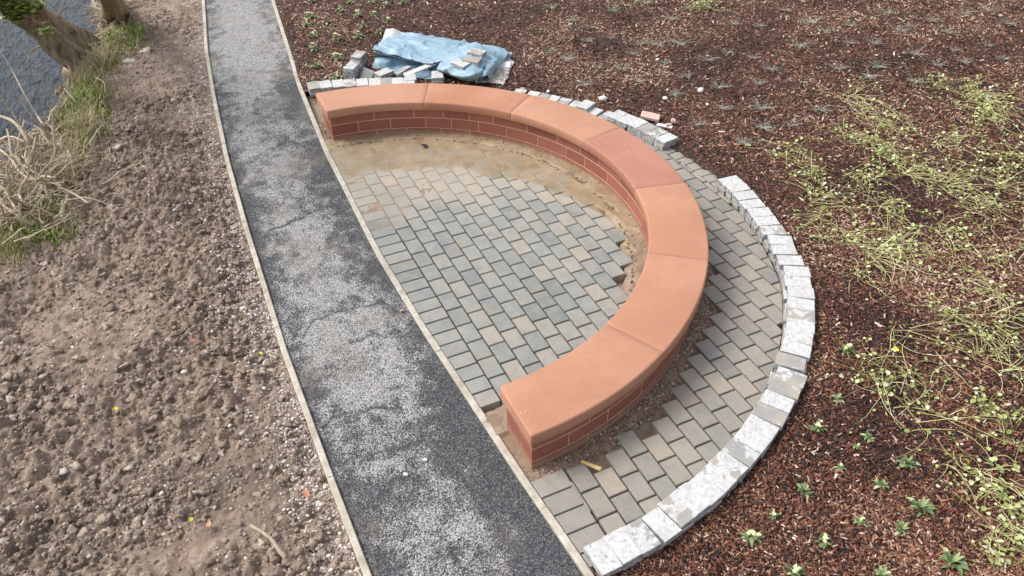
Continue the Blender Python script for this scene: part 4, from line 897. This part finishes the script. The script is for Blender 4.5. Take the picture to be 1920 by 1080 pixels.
# fallen leaves
def fleaf(px,py,z,s,col,label):
    mb=MB(); vleaf(mb,(0,0,0),random.uniform(0,6),s,.5); t=NT('fallen_leaf'); o=mb.build('fallen_leaf',t.out(col,.6)); o.location=at(px,py,z); o.location.z=z; tag(o,label,'leaf')
for a in [(222,767,.03,.036,(.75,.55,.03),'bright yellow fallen leaf in the middle of the lower soil'),(487,660,.015,.04,(.62,.62,.06),'yellow leaf on the gravel by the kerb'),(355,977,.03,.036,(.55,.52,.06),'yellow-green leaf in the lower soil near the stick'),(357,641,.03,.05,(.45,.12,.08),'small red leaf on the soil above the middle'),(577,932,.03,.055,(.55,.24,.14),'orange-pink leaf by the lower gravel'),(388,981,.03,.05,(.50,.24,.13),'brown-orange leaf beside the yellow-green one'),(755,581,-.012,.05,(.62,.47,.30),'pale tan leaf on the asphalt path'),(1177,462,.01,.06,(.62,.68,.12),'lime green leaf on the silt inside the bench'),(1685,654,.08,.06,(.80,.72,.05),'yellow leaf held in the bare vines'),(186,320,.01,.04,(.60,.55,.04),'yellow leaf on the soil near the dead branches'),(793,270,.02,.10,(.02,.02,.022),'black scrap lying on the silt at the far wall')]: fleaf(*a)
# stick
mb=MB(); tube(mb,smoothpts([at(470,985,.03),at(495,1000,.05),at(510,1012,.05),at(522,1030,.04),at(535,1045,.02)],4),.011,.015,7,.4,.15); tag(mb.build('stick',TWIG),'bent brown stick lying on the soil in the lower part of the bank','stick')
# ---------------------------------------------------------------- river bank: dead branches, weeds, trees
random.seed(21)
def BR(pl,r0,r1,mb,r=None): tube(mb,smoothpts([at(a,b,z) for a,b,z in pl],4),r0,r1,6,random.random() if r is None else r,.12)
def branchy(label,main,cx,cy,n,L,spread,zb):
    mb=MB()
    for m_ in main: BR(m_[0],m_[1],m_[2],mb,random.uniform(.5,1))
    for i in range(n):
        px=random.gauss(cx,spread[0]); py=random.gauss(cy,spread[1]); p=at(px,py,zb+random.uniform(0,.15)); a=random.uniform(0,6.28); l=L*random.uniform(.3,1); el=random.uniform(-.1,.9); pts=[p.copy()]
        d=np.array([math.cos(a)*math.cos(el),math.sin(a)*math.cos(el),math.sin(el)])
        for j in range(6):
            d=d+np.array([random.gauss(0,.2),random.gauss(0,.2),random.gauss(-.06,.2)]); d/=np.linalg.norm(d); q=pts[-1]+d*l/6; q[2]=max(q[2],float(zsoil(q[0],q[1],False))+.01); pts.append(q)
            if random.random()<.4:
                d2=d+np.array([random.gauss(0,.8) for _ in range(3)]); d2/=np.linalg.norm(d2); tube(mb,[q,q+d2*l*.15,q+d2*l*.28+np.array([0,0,.02])],.004,.002,4,random.random())
        r0=random.uniform(.006,.013) if random.random()<.65 else random.uniform(.012,.022); tube(mb,pts,r0,r0*.5,5,random.random(),.1)
    o=mb.build('dead_shrub',TWIG); tag(o,label,'dead shrub','dead shrubs on the river bank'); return o
branchy('tangle of pale dead branches at the left edge with long arching stems over water',
 [([(-12,214,.5),(22,226,.5),(42,248,.42),(56,272,.3),(61,285,.15)],.016,.020),([(98,215,.62),(101,250,.4),(103,285,.2),(104,318,0)],.012,.015),([(59,283,.14),(80,290,.12),(100,294,.1),(125,290,.1)],.018,.013),([(40,338,.18),(65,337,.18),(90,343,.12),(118,338,.08),(150,346,.02)],.02,.015),
  ([(30,294,.3),(45,310,.25),(68,325,.2),(88,331,.12),(104,339,.05)],.014,.011),([(46,226,.5),(36,258,.38),(31,290,.28),(22,315,.15)],.009,.012),([(13,242,.45),(18,265,.4),(21,296,.3)],.010,.012),([(82,344,.15),(72,366,.12),(62,398,.0)],.022,.026),([(128,283,.2),(132,300,.14),(124,320,.02)],.012,.01),([(92,355,.1),(110,370,.06),(125,378,.0)],.013,.01),([(0,280,.25),(22,300,.25),(36,322,.2)],.012,.013),([(20,318,.2),(4,345,.2),(1,380,.1)],.014,.012),([(0,350,.2),(18,362,.15),(28,378,.05)],.014,.018),([(25,322,.2),(38,325,.2),(50,334,.18)],.02,.02),([(75,253,.25),(77,275,.12)],.011,.013),([(115,258,.2),(115,280,.08)],.01,.013)],
 50,335,190,.8,(46,30),-.02)
branchy('lower heap of dead twigs spilling onto the soil at the left edge',[([(0,380,.2),(20,395,.15),(45,410,.08),(70,402,.02)],.014,.012),([(10,360,.25),(28,388,.16),(32,420,.02)],.016,.012)],32,385,150,.6,(34,26),-.03)
branchy('thin brown twigs and stalks between the weeds and the branch pile',[([(0,95,.8),(22,130,.55),(45,175,.3),(72,220,0),(95,256,-.1)],.009,.012),([(60,130,.6),(72,142,.5),(118,170,.15),(165,205,-.1)],.006,.008),([(120,165,.2),(150,205,0),(135,230,-.05)],.006,.007),([(185,142,.1),(176,158,.06),(168,166,0)],.008,.006),([(178,145,.1),(195,155,.1),(197,180,0)],.006,.006),([(196,150,.05),(230,145,.05),(260,132,0)],.006,.004)],125,265,80,.42,(30,30),-.12)
branchy('tangled bare roots and twigs round the second tree at the water edge',[([(170,10,.2),(200,22,.15),(225,28,.05),(235,55,0)],.010,.012),([(160,75,-.2),(190,62,-.1),(222,45,0)],.010,.014)],215,38,60,.7,(26,20),-.2)
# trees
def trunk(pl,radii,nm='trunk'):
    mb=MB(); C=[np.array(at(a,b,z)) for a,b,z in pl]; C=smoothpts(C,7); n=22; rad=np.interp(np.linspace(0,1,len(C)),np.linspace(0,1,len(radii)),radii); V=[]
    for i,c in enumerate(C):
        t_=Vector(C[min(i+1,len(C)-1)]-C[max(i-1,0)]).normalized(); u=t_.cross(Vector((0,0,1))).normalized(); w_=t_.cross(u)
        for k in range(n):
            a=6.283*k/n; f=1+.17*math.sin(3*a+i*.14)+.15*math.sin(5*a-i*.1)+.10*math.sin(7*a+i*.2)+.05*math.sin(11*a-i*.3); V.append(Vector(c)+(u*math.cos(a)+w_*math.sin(a))*rad[i]*f)
    Fc=[(i*n+k,i*n+(k+1)%n,(i+1)*n+(k+1)%n,(i+1)*n+k) for i in range(len(C)-1) for k in range(n)]
    mb.add([tuple(v) for v in V],Fc,.5); return mb,C
def foliage(centres,n,s,m,name,parent,seed):
    random.seed(seed); mb=MB()
    for i in range(n):
        c,r=random.choice(centres); p=Vector(c)+Vector((random.gauss(0,r),random.gauss(0,r),random.gauss(0,r*.7))); vleaf(mb,p,random.uniform(0,6.28),s*random.uniform(.6,1.3),random.random())
    return mb.build(name,m,parent)
tr=tag(empty('leaning_tree',at(170,112,-.35)),'gnarled tree trunk leaning out over the river from the grassy bank','tree')
inv=Matrix.Translation(-Vector(tr.location))
def under(o): o.matrix_parent_inverse=inv; return o
bpy.context.view_layer.update()
mb,C=trunk([(176,128,-.45),(160,108,-.22),(125,78,.1),(85,48,.4),(48,20,.7),(10,-12,1.1),(-40,-60,1.7),(-90,-140,2.6)],[.36,.27,.25,.23,.21,.19,.16,.11])
tk=under(mb.build('trunk',TRUNK,tr,True))
mb=MB()
for i in range(9):
    s=C[random.randint(8,len(C)-10)]; d=np.array([random.gauss(0,1),random.gauss(0,1),random.uniform(.2,1)]); d/=np.linalg.norm(d); pts=[s]; 
    for j in range(6): d=d+np.array([random.gauss(0,.25) for _ in range(3)]); d/=np.linalg.norm(d); pts.append(pts[-1]+d*.16)
    tube(mb,pts,.02,.006,5,random.random())
for pl_,r0 in (([(178,120,-.2),(150,92,.12),(120,75,.28),(88,52,.5),(45,28,.82)],.03),([(150,122,-.25),(130,100,-.02),(95,75,.15),(60,52,.35),(42,22,.62)],.035),([(160,105,.02),(140,88,.2),(112,62,.42),(80,35,.62)],.022),([(140,160,-.3),(130,125,-.15),(112,105,0),(100,88,.15)],.022),([(150,150,-.3),(141,120,-.1),(137,85,.12)],.018)): tube(mb,smoothpts([at(*q) for q in pl_],5),r0,r0*.7,7,.3,.15)
under(mb.build('branches',TRUNK,tr))
under(foliage([(at(18,8,.95),.09),(at(40,15,.9),.08),(at(8,0,1.05),.12),(at(30,28,.75),.05),(at(62,10,.8),.06)],650,.085,WEED,'leaves',tr,5))
under(foliage([(at(85,55,.75),.05),(at(92,60,.7),.04),(at(80,3,.95),.06)],60,.07,LEAF_V,'ivy_leaves',tr,6))
tr2=tag(empty('river_tree',at(222,28,-.2)),'upright brown tree trunk at the top edge beside the water','tree')
inv=Matrix.Translation(-Vector(tr2.location))
mb,C=trunk([(224,34,-.3),(217,18,.1),(207,-10,.8),(190,-70,2.),(180,-160,3.6)],[.26,.19,.16,.14,.1])
under(mb.build('trunk',TRUNK,tr2,True)); mb=MB()
for i in range(14):
    s=C[random.randint(0,5)]; d=np.array([random.gauss(0,1),random.gauss(0,1),-.35]); d/=np.linalg.norm(d); pts=[np.array(s)]
    for j in range(6): d=d+np.array([random.gauss(0,.3),random.gauss(0,.3),random.gauss(0,.15)]); d/=np.linalg.norm(d); pts.append(pts[-1]+d*.13)
    tube(mb,pts,.028,.006,5,random.random())
under(mb.build('roots',TRUNK,tr2))
# grass and weeds
def blades(name,spots,L0,L1,W,m,label,lean=.6):
    V=[];Fc=[];rn=[]
    X=[];Y=[]
    for px,py,rx,ry,n in spots:
        for _ in range(n):
            p=at(random.gauss(px,rx),random.gauss(py,ry),-.05); X.append(p[0]);Y.append(p[1])
    X=np.array(X);Y=np.array(Y); k=(X-xw(Y)>-.05)&(X<kl(Y)-.1); X,Y=X[k],Y[k]; Z=zsoil(X,Y,False); N=len(X)
    a=RNG.uniform(0,6.28,N); L=RNG.uniform(L0,L1,N); le=RNG.uniform(.1,1,N)*lean*L; w=W*RNG.uniform(.6,1.3,N)
    dx,dy=np.cos(a),np.sin(a); P0=np.stack([X-dy*w,Y+dx*w,Z-.01],1);P1=np.stack([X+dy*w,Y-dx*w,Z-.01],1)
    M0=np.stack([X+dx*le*.35-dy*w*.8,Y+dy*le*.35+dx*w*.8,Z+L*.6],1);M1=np.stack([X+dx*le*.35+dy*w*.8,Y+dy*le*.35-dx*w*.8,Z+L*.6],1)
    T0=np.stack([X+dx*le-dy*w*.15,Y+dy*le+dx*w*.15,Z+L*.85],1);T1=np.stack([X+dx*le+dy*w*.15,Y+dy*le-dx*w*.15,Z+L*.85],1)
    VV=np.stack([P0,P1,M1,M0,T1,T0],1).reshape(-1,3); b=(np.arange(N)*6)[:,None]; FF=np.concatenate([b+np.array([[0,1,2,3]]),b+np.array([[3,2,4,5]])])
    me=mesh(name,VV,FF,m,{'rnd':np.repeat(RNG.random(N),6)}); o=link(name,me); tag(o,label,kind='stuff')
blades('weeds',[(165,160,18,14,300),(150,185,18,14,500),(135,210,15,16,450),(160,225,18,16,400),(180,215,12,14,500),(215,80,22,14,300),(240,70,20,12,500),(150,250,14,12,350),(95,373,14,6,200),(60,450,40,8,300)],.03,.11,.010,WEED,'low green leafy weeds along the top of the river bank',1.1)
blades('grass',[(185,185,22,18,700),(165,150,18,14,500),(150,235,22,22,1600),(230,75,26,16,500),(200,115,20,12,800),(60,430,50,12,800),(20,470,20,14,600),(95,400,24,10,700),(148,300,14,12,300),(128,330,14,8,300)],.05,.16,.0035,GRASS,'rough green and straw grass on the river bank',.9)
blades('dry_grass',[(185,120,14,8,700),(128,335,16,12,900),(110,300,30,20,800),(60,350,40,40,700),(165,240,18,14,500),(30,410,30,14,700),(150,140,18,12,400)],.08,.24,.003,DRYG,'dry straw-coloured grass among the dead branches',1.2)
print('objects',len(bpy.data.objects))
